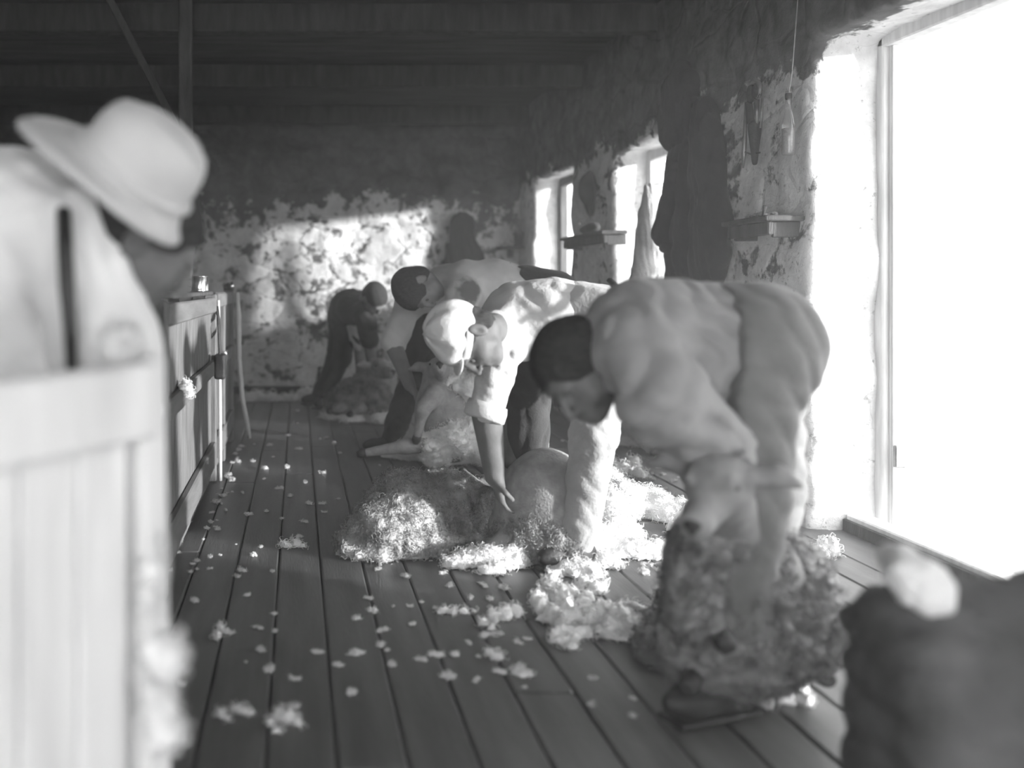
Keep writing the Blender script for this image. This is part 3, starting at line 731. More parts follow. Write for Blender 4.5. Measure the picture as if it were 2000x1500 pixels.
    for g in 'LR':
        sl = L.get('sleeve', .95)
        if sl <= 1:
            S.cap(J['sh'+g], J['sh'+g]*(1-sl)+J['el'+g]*sl, (.068+e*.6)*sr, (.056+e)*sr, .03)
        else:
            S.cap(J['sh'+g], J['el'+g], .068+e*.6, .056+e, .03); f = sl-1
            S.cap(J['el'+g], J['el'+g]*(1-f)+J['wr'+g]*f, .056+e, .046+e*.8, .03)
    for a, b, r in L.get('creases', []): S.cap(a, b, r, r*.6, .03, sub=True)
    S.disp = folds(L.get('sf', [(60, 10, 20), (30, 0, -50), (50, 30, 40)]), L.get('sa', .010), L.get('seed', 1))
    shirt = S.build('shirt', L['shirt'], t)
    if L.get('cuff') and sl <= 1:
        for g in L['cuff']:
            p = J['sh'+g]*(1-sl)+J['el'+g]*sl; ax = nrm(J['el'+g]-J['sh'+g])
            MB().lathe(p+ax*.015, [(.050, -.03), (.070, -.032), (.075, -.01), (.074, .022), (.060, .030), (.045, .02)], 24, axis=ax).build('rolled_cuff', L['shirt'], shirt)
    # collar
    ax = nrm(hc-up*.05-neckb); MB().lathe(neckb*.5+(hc-up*.05)*.5, [(.060, -.022), (.078, -.018), (.080, .0), (.070, .016), (.058, .014)], 24, axis=ax).build('collar', L['shirt'], shirt)
    # boots
    for g in 'LR':
        an = J['an'+g]; to = nrm(J['toe'+g]); S = SDF(.009); R2 = frame((0, 0, 1), to)
        gz = max(an[2]-.085, 0.002)
        S.cap(an+A_((0, 0, .02)), A_((an[0], an[1], gz+.05)), .050, .044, .02)
        S.ell(A_((an[0], an[1], gz+.045))+to*.085, (.045, .095, .042), R2, k=.04); S.ell(A_((an[0], an[1], gz+.04))-to*.03, (.038, .05, .04), R2, k=.03)
        b = S.build('boot', 'leather', t, zmin=gz)
        m = MB(); a = A_((an[0], an[1], gz+.006))-to*.065; c = A_((an[0], an[1], gz+.006))+to*.165
        m.bar(a, c, .082, .012, up=(0, 0, 1)); m.build('sole', 'leather', b)
    # hair
    if L.get('hair', True):
        S = SDF(.006); s, f, u = R; P = lambda a, b, d: hc+(s*a+f*b+u*d)*z
        hv = L.get('hair_vol', 1.0)
        S.ell(P(0, -.012, .034), (.080*z*hv, .098*z*hv, .084*z*hv), R, k=.02); S.ell(P(0, -.05, -.02), (.066*z, .052*z, .06*z), R, k=.02)
        S.ell(P(0, .105, -.03), (.085*z, .065*z, .085*z), R, k=.015, sub=True)
        for g in (-1, 1): S.ell(P(.092*g, .0, -.028), (.03*z, .03*z, .045*z), R, k=.01, sub=True)
        S.disp = folds([tuple(s*80), tuple(s*50+u*30)], .005, 5); S.build('hair', L.get('hairm', 'hair'), t)
    return t, body, shirt, tro

# --- the shearer in the foreground, bent double over his sheep
def P4():
    J = dict(hipL=W(1466, 682, 2.06), hipR=W(1478, 676, 2.27), shL=W(1245, 680, 2.02), shR=W(1235, 658, 2.34),
             knL=W(1456, 960, 2.06), knR=W(1492, 950, 2.34), anL=W(1420, 1290, 2.14), anR=W(1470, 1245, 2.42),
             elL=W(1300, 782, 1.93), wrL=W(1436, 905, 2.02), elR=W(1330, 820, 2.36), wrR=W(1420, 960, 2.30),
             hdL=A_((.3, .25, -.9)), hdR=A_((.2, -.3, -.9)), pnL=A_((-.3, .9, 0)), pnR=A_((-.3, -.9, 0)), thL=A_((-1, 0, 0)), thR=A_((-1, 0, 0)),
             toeL=A_((-1, -.35, 0)), toeR=A_((-1, .25, 0)))
    J['head'] = W(1128, 722, 2.12)
    J['anL'][2] = .095; J['anR'][2] = .095
    R = frame((-.60, -.15, .55), (-.60, -.50, -.60))
    cr = [(W(1255, 640, 1.86), W(1370, 715, 1.84), .020), (W(1330, 650, 1.88), W(1385, 705, 1.86), .016), (W(1400, 610, 1.90), W(1380, 690, 1.88), .014), (W(1470, 575, 1.94), W(1425, 640, 1.90), .016), (W(1220, 720, 1.86), W(1330, 775, 1.82), .014), (W(1400, 700, 1.87), W(1430, 730, 1.9), .018)]
    L = dict(te=.036, waistband=True, creases=cr, skin='skin_shaded', shirt='shirt_grey', trousers='trouser_mid', sleeve=1.75, sr=.86, arch=(-.02, 0, .000), sa=.018, ta=.010, fat=1.0,
             sf=[(28, 0, 34), (40, 10, -14), (18, 0, 52)], tf=[(12, 0, 44), (40, 0, 26)], se=.022, loose=.03, h=.008, seed=4, hair_vol=1.04)
    t, body, shirt, tro = person('shearer in grey shirt and trousers bent double over a sheep, largest man in the photo', J, R, L, (J['anL'][0], J['anL'][1], 0))
    # pale strip standing in for light on the trouser edge
    MB().tube([W(1572, 760, 2.32), W(1562, 820, 2.35), W(1548, 900, 2.39), W(1532, 1000, 2.43)], [.004, .007, .007, .005]).build('lit_edge_strip', 'frame', tro)
    c = W(1200, 625, 2.12)
    return t, J
p4, J4 = P4()

# --- the shearer in the white cap
def P3():
    J = dict(hipL=W(1183, 640, 3.27), hipR=W(1190, 632, 3.46), shL=W(992, 660, 3.33), shR=W(985, 640, 3.60),
             knL=W(1160, 850, 3.20), anL=W(1128, 1045, 3.30), knR=W(1030, 745, 3.62), anR=W(1040, 985, 3.72),
             elL=W(950, 800, 3.30), wrL=W(966, 930, 3.34), elR=W(1000, 770, 3.6), wrR=W(1000, 900, 3.55),
             hdL=A_((.25, .1, -.95)), hdR=A_((.2, -.1, -.95)), pnL=A_((1, .2, 0)), pnR=A_((1, -.2, 0)), thL=A_((0, -1, 0)), thR=A_((0, -1, 0)),
             toeL=A_((-.9, -.45, 0)), toeR=A_((-1, .1, 0)))
    J['head'] = W(918, 660, 3.08)
    J['anL'][2] = .09; J['anR'][2] = .09
    R = frame((-.97, -.06, .10), (-.10, -.22, -.97))
    L = dict(te=.026, skin='skin_shaded', shirt='shirt_white', trousers='trouser_pale', sleeve=.98, cuff='LR', arch=(-.01, 0, .05), sa=.009, ta=.008, tied='L',
             sf=[(38, 0, 22), (46, 10, -10), (30, 0, 40)], se=.018, sr=.82, forearm=1.35, loose=.018, h=.007, hb=.006, curl=.6, hair_vol=.99, belt=True)
    t, body, shirt, tro = person('shearer in soft white cap and pale shirt bent over, rolled sleeve hanging down', J, R, L, (J['anL'][0], J['anL'][1], 0))
    s, f, u = R; hc = J['head']; P = lambda a, b, d: hc+s*a+f*b+u*d
    S = SDF(.005)
    S.ell(P(0, -.022, .068), (.094, .090, .090), R, k=.02); S.ell(P(0, -.060, .05), (.078, .055, .07), R, k=.03); S.ell(P(0, .055, .06), (.07, .045, .045), R, k=.03)
    S.ell(P(0, .02, -.07), (.13, .16, .088), R, k=.01, sub=True)
    S.disp = lambda x, y, z: .004*np.sin(7*np.arctan2((x-hc[0])*s[0]+(y-hc[1])*s[1]+(z-hc[2])*s[2], (x-hc[0])*f[0]+(y-hc[1])*f[1]+(z-hc[2])*f[2]))+.002*vnoise(x*40, y*40, z*40)
    cap = S.build('cap', 'cap', t)
    S = SDF(.005); S.ell(P(0, .098, .034), (.055, .034, .008), R, k=.01); S.build('peak', 'cap', cap)
    S = SDF(.005); S.ell(P(0, -.008, .025), (.084, .101, .092), R, k=.01)
    S.box(P(0, 0, -.10), (.2, .2, .108), R, k=.004, sub=True); S.box(P(0, 0, .16), (.2, .2, .125), R, k=.004, sub=True); S.build('cap_band', 'cap', cap)
    # dark working apron over the far thigh
    S = SDF(.008)
    S.cap(W(1075, 700, 3.40), W(1025, 720, 3.50), .10, .085, .05); S.cap(W(1030, 740, 3.50), W(1030, 900, 3.58), .085, .075, .05)
    S.disp = folds([(40, 0, 10), (20, 10, 40)], .010, 9); S.build('apron', 'dark_cloth', t)
    # strap of dark braces across the small of the back
    pts = [W(1190, 548, 3.22), W(1209, 566, 3.16), W(1222, 592, 3.10), W(1224, 612, 3.06)]
    MB().tube(pts, .012, 6).build('braces', 'leather', shirt)
    return t, J
p3, J3 = P3()

# --- the shearer in the stained shirt
def P5():
    J = dict(hipL=W(1085, 580, 5.05), hipR=W(1088, 575, 5.30), shL=W(905, 580, 4.98), shR=W(895, 565, 5.36),
             knL=W(960, 760, 5.0), anL=W(985, 875, 5.2), knR=W(815, 715, 5.55), anR=W(765, 850, 5.55),
             elL=W(900, 680, 5.0), wrL=W(880, 740, 5.05), elR=W(768, 672, 5.40), wrR=W(800, 752, 5.22),
             hdL=A_((-.4, 0, -.9)), hdR=A_((.55, -.1, -.75)), pnL=A_((-.6, 0, .3)), pnR=A_((-.4, .1, -.5)), thL=A_((0, -1, 0)), thR=A_((0, -1, .2)),
             toeL=A_((-1, 0, 0)), toeR=A_((-1, -.15, 0)))
    J['shR'] = W(800, 590, 5.45); J['shL'] = W(905, 570, 5.02)
    J['head'] = W(818, 563, 5.12)
    J['anL'][2] = .09; J['anR'][2] = .09
    R = frame((-.80, -.1, -.30), (-.15, -.35, -.92))
    L = dict(skin='skin', shirt='stained', trousers='dark_cloth', sleeve=.95, cuff='R', arch=(0, 0, .07), z=1.15, belt=True, h=.01, hb=.008, forearm=1.3,
             sf=[(30, 0, 30), (40, 0, -20)], hz=1.1, hair_vol=1.12)
    t, body, shirt, tro = person('dark-haired shearer in stained pale shirt bending behind the white-capped man', J, R, L, (J['anR'][0], J['anR'][1], 0))
    sm = M_['stained']; c = W(935, 562, 4.84)-A_(t.location)
    sm.node_tree.nodes['centre'].inputs[1].default_value = tuple(c)
    S = SDF(.01); S.cap(W(820, 620, 5.55), W(815, 730, 5.55), .12, .10, .05); S.disp = folds([(40, 0, 10)], .01, 3); S.build('waistcoat', 'dark_cloth', t)
    return t, J
p5, J5 = P5()

# --- the far shearer by the stone wall
def P6():
    J = dict(hipL=W(676, 622, 7.55), hipR=W(668, 618, 7.80), shL=W(712, 610, 7.10), shR=W(690, 606, 7.5),
             knL=W(668, 700, 7.50), knR=W(655, 705, 7.72), anL=W(634, 777, 7.62), anR=W(622, 777, 7.85),
             elL=W(722, 668, 7.08), wrL=W(728, 735, 7.15), elR=W(702, 672, 7.35), wrR=W(706, 748, 7.35),
             hdL=A_((.2, 0, -.9)), hdR=A_((.2, 0, -.9)), pnL=A_((.6, 0, .3)), pnR=A_((.6, 0, .3)), thL=A_((0, -1, 0)), thR=A_((0, -1, .2)),
             toeL=A_((-.5, -1, 0)), toeR=A_((-.8, -.6, 0)))
    J['head'] = W(731, 582, 7.0); J['anL'][2] = .09; J['anR'][2] = .09
    R = frame((.25, -.55, .25), (.55, -.6, -.8))
    L = dict(skin='skin', shirt='dark_cloth', trousers='dark_cloth', sleeve=.92, arch=(-.03, 0, .06), h=.012, hb=.010, forearm=1.2, z=1.05, loose=.012)
    t, body, shirt, tro = person('farthest shearer in dark waistcoat stooping beside the stone end wall', J, R, L, (J['anL'][0], J['anL'][1], 0))
    S = SDF(.012); S.cap(J['shR']+A_((0, -.06, 0)), J['elR'], .078, .066, .03); S.disp = folds([(40, 0, 20)], .01, 1); S.build('sleeve', 'shirt_mid', shirt)
    return t, J
p6, J6 = P6()

# --- the man in the felt hat at the left edge, behind the gate, out of focus
def P1():
    Y = 1.52
    J = dict(hipL=W(60, 960, 1.50)+A_((-.12, 0, 0)), hipR=W(60, 960, 1.72)+A_((-.12, .06, 0)), shL=W(150, 475, 1.52), shR=W(95, 440, 1.88),
             knL=A_((-.62, 1.45, .47)), knR=A_((-.64, 1.75, .47)), anL=A_((-.68, 1.42, .09)), anR=A_((-.70, 1.78, .09)),
             elL=W(205, 690, 1.46), wrL=W(255, 850, 1.62), elR=W(130, 700, 1.85), wrR=W(230, 800, 1.9),
             hdL=A_((.5, .3, -.7)), hdR=A_((.5, .3, -.7)), pnL=A_((0, 0, -1)), pnR=A_((0, 0, -1)), thL=A_((0, -1, 0)), thR=A_((0, -1, 0)),
             toeL=A_((1, .2, 0)), toeR=A_((1, .4, 0)))
    J['head'] = W(276, 468, 1.53)
    R = frame((.58, .05, .80), (.72, .25, -.60))
    L = dict(skin='skin_shaded', shirt='shirt_bright', trousers='trouser_pale', sleeve=1.7, arch=(-.09, -.02, .11), h=.008, sa=.008, se=.025, fat=1.02, seed=6, hair_vol=1.0)
    t, body, shirt, tro = person('out-of-focus man in pale felt hat and white shirt stooping at the left edge', J, R, L, (J['anL'][0], J['anL'][1], 0))
    # felt hat: crown and dipping brim
    u = nrm((.60, -.26, .72)); e1 = nrm(np.cross(u, (0, -1, 0))); e2 = np.cross(u, e1)
    e1 = e1 if e1[0] > 0 else -e1; e2 = np.cross(u, e1); bc = W(222, 322, 1.45); cc = bc+e1*.034
    hat = thing('felt_hat', 'pale wide-brimmed felt hat on the stooping man at the left edge', 'hat', bc)
    n = 64; V = []; Fc = []
    prof = [(0, .112, 1), (.03, .113, 1), (.055, .111, 1), (.075, .105, 1), (.090, .094, 1), (.100, .08, 1), (.106, .062, 1), (.108, .045, 1), (.108, .02, 1), (.111, .006, 1), (.12, .0, .7), (.140, -.003, .3), (.158, -.006, 0), (.168, -.012, 0), (.1705, -.018, 0),
            (.166, -.020, 0), (.14, -.010, .3), (.115, -.006, .8), (.104, .01, 1), (.10, .07, 1), (.07, .098, 1), (0, .104, 1)]
    for r, hgt, m in prof:
        r *= .87 if m < 1 else .84
        for k in range(n):
            a = 2*math.pi*k/n; ca, sa = math.cos(a), math.sin(a); rr = r*(1+.05*abs(ca)); dr_ = max(0, r/.93-.11)/.06
            o = bc*(1-m)+cc*m; hh = hgt-dr_*.022*ca*ca+dr_*.012*max(0, -sa)
            if hgt > .1: hh -= .014*math.exp(-(sa*r/.03)**2)
            V.append(o+e1*ca*rr+e2*sa*rr+u*hh)
    for i in range(len(prof)-1):
        for k in range(n): j = (k+1) % n; Fc.append((i*n+k, i*n+j, (i+1)*n+j, (i+1)*n+k))
    me = mesh_from(V, Fc); bm = bmesh.new(); bm.from_mesh(me); bmesh.ops.recalc_face_normals(bm, faces=bm.faces); bm.to_mesh(me); bm.free(); hm_ = link('crown_and_brim', me, 'felt', hat)
    MB().tube([cc+e1*.095*math.cos(a)*1.05+e2*.095*math.sin(a)+u*.016 for a in np.linspace(0, 2*math.pi, 40)], .007, 6).build('hat_band', 'shirt_mid', hat)
    # dark brace strap down the back of the shirt
    pts = [W(124, 412, 1.40), W(127, 480, 1.355), W(131, 560, 1.335), W(137, 640, 1.335), W(140, 720, 1.34)]
    m = MB()
    m.tube(pts, [.011, .012, .012, .010, .008], 8); m.build('brace_strap', 'leather', shirt)
    return t, J
p1, J1 = P1()

# ================================================================== SHEEP
def sheep_head(S, c, f, u, z=1.0):
    R = frame(u, f); s, f, u = R; P = lambda a, b, d: c+(s*a+f*b+u*d)*z
    S.ell(P(0, -.02, .01), (.062*z, .085*z, .065*z), R, k=.02); S.cap(P(0, .04, -.005), P(0, .15, -.035), .050*z, .034*z, .03)
    S.ell(P(0, .165, -.035), (.036*z, .028*z, .030*z), R, k=.02); S.cap(P(0, .06, -.05), P(0, .14, -.062), .028*z, .020*z, .02)
    for g in (-1, 1):
        S.cap(P(.055*g, -.03, .03), P(.125*g, -.045, .04), .022*z, .028*z, .01); S.cap(P(.125*g, -.045, .04), P(.175*g, -.04, .025), .028*z, .010*z, .006)
        S.ell(P(.060*g, .035, .02), (.008*z, .018*z, .012*z), R, k=.006, sub=True)
        S.ell(P(.016*g, .19, -.028), (.006*z, .010*z, .005*z), R, k=.004, sub=True)
        S.cap(P(.042*g, .005, .045), P(.045*g, .06, .035), .012*z, .010*z, .012)
    S.cap(P(-.022, .182, -.052), P(.022, .182, -.052), .003*z, k=.003, sub=True)
    return P, R
def sheep(label, base, legs, torso, hd, mats, h=.009, wool=None, woolly_a=.016, z=1.0, headwool=True, nc=6000, cs=.014):
    """legs = chains of points; torso = [(p, r)...]; hd = (centre, face dir, up)"""
    t = thing('sheep', label, 'sheep', base)
    S = SDF(h)
    for (a, ra), (b, rb) in zip(torso, torso[1:]): S.cap(a, b, ra, rb, .06)
    for ch in legs:
        rs = [.060, .036, .022, .024][:len(ch)]; S.chain(ch, rs, .03)
    P, R = sheep_head(S, A_(hd[0]), hd[1], hd[2], z)
    S.cap(torso[-1][0], A_(hd[0])-R[1]*.03*z, torso[-1][1]*.8, .062*z, .05)
    S.build('body', mats[0], t)
    S = SDF(.005); S.ell(P(0, .186, -.030), (.022*z, .012*z, .014*z), R, k=.01); S.ell(P(0, .184, -.045), (.008*z, .010*z, .014*z), R, k=.01); S.build('nose', 'leather', t)
    for g in (-1, 1):
        MB().lathe(P(.054*g, .037, .022)-R[2]*.008*z, [(0, 0), (.008*z, .004*z), (.010*z, .008*z), (.008*z, .012*z), (0, .016*z)], 10, axis=R[2]).build('eye', 'leather', t)
    for ch in legs:
        d = nrm(A_(ch[-1])-A_(ch[-2])); MB().tube([ch[-1], A_(ch[-1])+d*.03, A_(ch[-1])+d*.05], [.022, .025, .016], 8).build('hoof', 'leather', t)
    if wool:
        S = SDF(h)
        for a, r in wool: S.ell(a, (r, r, r*.95) if not hasattr(r, '__len__') else r, k=.05)
        if headwool: S.ell(P(0, -.045, .03), (.068*z, .06*z, .055*z), R, k=.03)
        S.disp = woolly(woolly_a, 24); S.build('fleece', mats[1], t, zmin=.003, curls=nc, csize=cs, cr=.085*cs)
    return t
# foreground sheep sat between the big shearer's legs, head turned to the camera
def S4():
    hc = W(1398, 955, 1.90)
    tor = [(W(1450, 1230, 2.22), .13), (W(1440, 1130, 2.20), .13), (W(1425, 1030, 2.10), .10)]
    legs = [[W(1400, 1120, 2.12), W(1370, 1180, 2.04), W(1400, 1230, 2.02)], [W(1380, 1100, 2.25), W(1350, 1150, 2.25), W(1345, 1210, 2.25)],
            [W(1420, 1270, 2.15), W(1370, 1290, 2.10), W(1355, 1320, 2.06)], [W(1520, 1260, 2.25), W(1580, 1290, 2.25), W(1600, 1310, 2.2)]]
    wool = [(W(1440, 1215, 2.20), .17), (W(1500, 1195, 2.24), .165), (W(1420, 1110, 2.16), .14), (W(1500, 1110, 2.26), .10), (W(1535, 1075, 2.34), .06), (W(1575, 1125, 2.32), .07), (W(1545, 1220, 2.22), .11), (W(1395, 1260, 2.15), .12),
            (W(1358, 1080, 2.06), .05), (W(1350, 1140, 2.05), .055), (W(1355, 1200, 2.05), .06), (W(1405, 1040, 2.04), .07)]
    sheep('sheep with pricked ears sat upright between the legs of the foreground shearer', (hc[0], hc[1], 0), legs, tor, (hc, (-.62, -.75, -.12), (-.05, -.1, .97)), ('sheep_skin', 'wool_dark'), h=.009, wool=wool, z=.86, woolly_a=.020, nc=9000, cs=.011)
S4()
# the strip of bright fleece on the sheep's back, seen behind the trousers
def S3():
    hc = W(1075, 1010, 3.55)
    tor = [(W(1100, 1020, 3.35), .10), (W(1068, 950, 3.38), .125), (W(1040, 975, 3.42), .12), (W(1000, 1030, 3.5), .085)]
    legs = [[W(1020, 1020, 3.4), W(985, 1060, 3.35), W(940, 1080, 3.34)], [W(1000, 1000, 3.6), W(950, 970, 3.75), W(905, 925, 4.3)]]
    sheep('half-shorn sheep held down between the knees of the white-capped shearer', (W(1060, 1060, 3.4)[0], 3.4, 0), legs, tor, (W(995, 1035, 3.60), (-.9, -.2, -.2), (0, -.2, 1)), ('shorn_grey', 'wool_grey'), h=.009,
          wool=[(W(1045, 1040, 3.36), .10), (W(1090, 1065, 3.32), .09), (W(1010, 1050, 3.42), .08)], z=.85, woolly_a=.014)
S3()
def S5():
    Yb = 5.05
    tor = [(W(880, 850, Yb), .15), (W(872, 800, Yb), .16), (W(868, 740, Yb), .12)]
    legs = [[W(850, 770, 4.9), W(825, 800, 4.85), W(815, 850, 4.9)], [W(900, 760, 5.0), W(915, 800, 4.95), W(912, 850, 4.95)],
            [W(850, 865, 4.95), W(790, 872, 4.95), W(715, 884, 4.98)], [W(915, 865, 4.95), W(950, 870, 4.95), W(985, 872, 4.95)]]
    sheep('sheep sat on its rump before the man in the stained shirt', (tor[0][0][0], Yb, 0), legs, tor, (W(862, 722, 4.98), (-.2, -.9, .5), (0, .4, .9)), ('shorn_grey', 'wool'), h=.011,
          wool=[(W(905, 760, 4.98), .09), (W(915, 810, 5.0), .10), (W(890, 850, 4.95), .12), (W(850, 870, 4.98), .11), (W(930, 870, 5.0), .10), (W(880, 745, 5.0), .07)], woolly_a=.022, headwool=False)
S5()
def S6():
    Yb = 7.0
    tor = [(W(700, 775, Yb), .15), (W(730, 760, Yb), .16), (W(748, 738, Yb), .10)]
    legs = [[W(740, 770, 6.9), W(765, 785, 6.85), W(775, 800, 6.85)], [W(690, 785, 6.9), W(665, 795, 6.85), W(650, 800, 6.85)], [W(715, 785, 6.9), W(705, 798, 6.8), W(690, 806, 6.8)]]
    sheep('small-looking sheep lying at the feet of the farthest shearer', (tor[0][0][0], Yb, 0), legs, tor, (W(742, 722, 6.85), (.4, -.8, .1), (0, .2, 1)), ('sheep_skin', 'wool_dark'), h=.013,
          wool=[(W(690, 775, 6.95), .15), (W(730, 775, 6.9), .14), (W(660, 785, 7.0), .10)], woolly_a=.022)
S6()
# ================================================================== WOOL ON THE FLOOR
def fleece(name, label, blobs, m='wool', h=.010, a=.018, s=24, cat='fleece', k=.03, group=None):
    """blobs = (px, py on the floor, radius x, radius y, height)"""
    S = SDF(h)
    for px, py, rx, ry, hz in blobs:
        if cat == 'wool clump': rx *= .85; ry *= .8; hz *= .95
        x, y = FL(px, py); S.ell((x, y, hz*.35), (rx, ry, hz), k=k)
    S.disp = woolly(a, s); px, py = np.mean([b[0] for b in blobs]), np.mean([b[1] for b in blobs]); Y = EYE*F/(py-CY)
    area = sum(b[2]*b[3]*3+(b[2]+b[3])*b[4]*3 for b in blobs); cs = .0045*Y**.9; n = min(7000, int(area/(cs*cs)*.8)+40)
    return tag(S.build(name, m, zmin=.002, curls=n, csize=cs, cr=.085*cs), label, cat, group)
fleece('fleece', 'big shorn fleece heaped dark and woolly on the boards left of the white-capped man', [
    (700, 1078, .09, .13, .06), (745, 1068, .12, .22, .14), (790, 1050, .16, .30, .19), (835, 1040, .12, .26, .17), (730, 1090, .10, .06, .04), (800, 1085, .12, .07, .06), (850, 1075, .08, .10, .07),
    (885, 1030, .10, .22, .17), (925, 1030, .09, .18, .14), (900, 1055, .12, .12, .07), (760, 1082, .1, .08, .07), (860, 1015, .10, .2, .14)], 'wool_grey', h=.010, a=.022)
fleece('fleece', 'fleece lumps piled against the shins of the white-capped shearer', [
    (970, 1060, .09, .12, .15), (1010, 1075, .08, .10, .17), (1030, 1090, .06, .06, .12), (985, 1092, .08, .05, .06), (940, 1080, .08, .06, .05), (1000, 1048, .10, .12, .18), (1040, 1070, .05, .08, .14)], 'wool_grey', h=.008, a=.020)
fleece('fleece', 'spread fleece reaching right from the tied trouser leg toward the foreground sheep', [
    (1180, 1030, .09, .16, .13), (1200, 1060, .10, .12, .09), (1225, 1085, .10, .05, .05), (1270, 1088, .12, .05, .045), (1320, 1085, .10, .05, .04), (1215, 1005, .10, .13, .11), (1260, 1000, .12, .12, .09), (1300, 1012, .10, .10, .07), (1345, 1020, .09, .09, .06),
    (1185, 990, .09, .12, .13), (1165, 1075, .07, .08, .08), (1330, 1040, .05, .05, .04)], 'wool', h=.009, a=.017)
fleece('fleece', 'white wool bunched around the boot of the white-capped shearer', [
    (1150, 1090, .045, .05, .09), (1175, 1105, .05, .05, .04), (1110, 1120, .06, .06, .04), (1145, 1125, .05, .05, .04), (1080, 1108, .05, .04, .035), (1195, 1108, .03, .03, .03)], 'wool', h=.007, a=.016, s=30)
fleece('fleece', 'low ragged bank of wool just left of the boot of the white-capped man', [
    (890, 1108, .05, .04, .035), (925, 1104, .06, .05, .05), (960, 1108, .06, .05, .06), (1000, 1108, .06, .045, .06), (960, 1122, .05, .025, .03), (1025, 1105, .03, .03, .03)], 'wool', h=.007, a=.014, s=30)
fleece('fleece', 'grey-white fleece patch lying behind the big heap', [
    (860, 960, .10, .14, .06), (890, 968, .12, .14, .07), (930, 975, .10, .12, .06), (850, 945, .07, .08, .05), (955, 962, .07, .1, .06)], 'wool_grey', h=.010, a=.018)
tag(MB().tube([W(905, 922, 4.6), W(925, 930, 4.55), W(948, 944, 4.5)], [.03, .035, .025]).build('boot_toe', 'leather'), 'dark muddy boot tip poking out behind the hanging forearm', 'boot')
fleece('fleece', 'bright wool heap at the rump of the sheep sat before the stained shirt', [
    (800, 895, .09, .12, .07), (840, 898, .10, .12, .10), (880, 902, .12, .12, .12), (925, 895, .10, .10, .10), (945, 885, .09, .09, .11), (865, 912, .05, .06, .04), (760, 893, .06, .07, .04), (905, 880, .1, .1, .16)], 'wool', h=.011, a=.024)
fleece('fleece', 'white fleece pile in front of the farthest shearer', [
    (680, 812, .10, .12, .14), (705, 815, .09, .1, .08), (655, 812, .07, .1, .07), (725, 818, .07, .1, .06), (690, 822, .12, .12, .05), (750, 826, .12, .12, .06), (640, 818, .06, .1, .04)], 'wool', h=.012, a=.022)
fleece('fleece', 'thin drift of white wool along the foot of the far stone wall', [
    (500, 783, .10, .05, .07), (530, 784, .09, .05, .06), (565, 783, .08, .05, .05), (600, 782, .12, .05, .09), (485, 785, .06, .05, .06)], 'wool', h=.014, a=.022)
# clumps around the foreground
fleece('fleece', 'white clump of wool, back left lump of the group near the foreground sheep', [
    (1050, 1185, .030, .035, .045), (1075, 1165, .035, .04, .06), (1095, 1180, .035, .04, .055), (1110, 1200, .03, .03, .04), (1060, 1200, .03, .03, .035), (1080, 1150, .025, .03, .05)], 'wool', h=.006, a=.016, s=34, cat='wool clump')
fleece('fleece', 'loose white wool clump behind the group, nearest the tied trouser leg', [
    (1140, 1152, .030, .03, .035), (1165, 1160, .03, .03, .03), (1180, 1152, .02, .02, .03), (1118, 1165, .03, .03, .03), (1150, 1175, .03, .02, .02), (1135, 1190, .035, .03, .03)], 'wool', h=.006, a=.014, s=34, cat='wool clump')
fleece('fleece', 'largest bright roll of wool leading to the grey curly wool', [
    (1075, 1215, .04, .04, .035), (1105, 1225, .04, .04, .04), (1140, 1222, .045, .05, .05), (1175, 1225, .05, .05, .06), (1210, 1235, .05, .05, .06), (1240, 1248, .045, .045, .055), (1190, 1245, .04, .04, .04)], 'wool', h=.006, a=.017, s=32, cat='wool clump')
fleece('fleece', 'white wool clump hanging off the front of the largest roll', [
    (1090, 1248, .03, .03, .03), (1115, 1255, .035, .03, .03), (1140, 1245, .03, .03, .03), (1118, 1270, .02, .015, .02), (1085, 1258, .02, .02, .02)], 'wool', h=.006, a=.014, s=34, cat='wool clump')
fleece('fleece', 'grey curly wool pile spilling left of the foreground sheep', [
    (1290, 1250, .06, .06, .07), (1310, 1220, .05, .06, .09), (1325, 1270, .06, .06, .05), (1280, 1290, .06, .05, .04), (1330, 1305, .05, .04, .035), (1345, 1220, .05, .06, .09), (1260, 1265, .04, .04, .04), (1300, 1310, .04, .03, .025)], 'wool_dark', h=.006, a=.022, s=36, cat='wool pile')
fleece('fleece', 'white scrap of wool behind the grey curly pile', [
    (1295, 1190, .03, .03, .05), (1318, 1186, .025, .025, .035), (1230, 1188, .03, .02, .02), (1255, 1192, .025, .02, .015), (1352, 1196, .02, .02, .025)], 'wool', h=.006, a=.013, s=34, cat='wool clump')
fleece('fleece', 'pale wool lumps on the boards at lower right, near the covered bale', [
    (1495, 1378, .020, .030, .03), (1520, 1362, .03, .018, .025), (1560, 1365, .028, .022, .035), (1575, 1378, .016, .022, .025), (1535, 1375, .02, .015, .018)], 'wool', h=.005, a=.010, s=34, cat='wool clump')
fleece('fleece', 'knobbly bright clump of wool at the bottom of the photo, right of two small bits', [
    (528, 1420, .012, .018, .018), (545, 1408, .018, .02, .026), (565, 1412, .018, .018, .024), (583, 1418, .014, .014, .018), (537, 1432, .010, .010, .010)], 'wool', h=.004, a=.008, s=50, cat='wool clump', k=.012)
fleece('fleece', 'flat scrap of wool, upper of two small bits left of the knobbly clump', [(465, 1392, .014, .012, .012), (480, 1394, .014, .009, .010), (490, 1397, .008, .007, .008)], 'wool', h=.003, a=.005, s=60, cat='wool clump', k=.01)
fleece('fleece', 'lower left bit of wool at the bottom, beside the flat scrap', [(432, 1402, .012, .012, .014), (445, 1408, .010, .009, .012)], 'wool', h=.003, a=.005, s=60, cat='wool clump', k=.01)
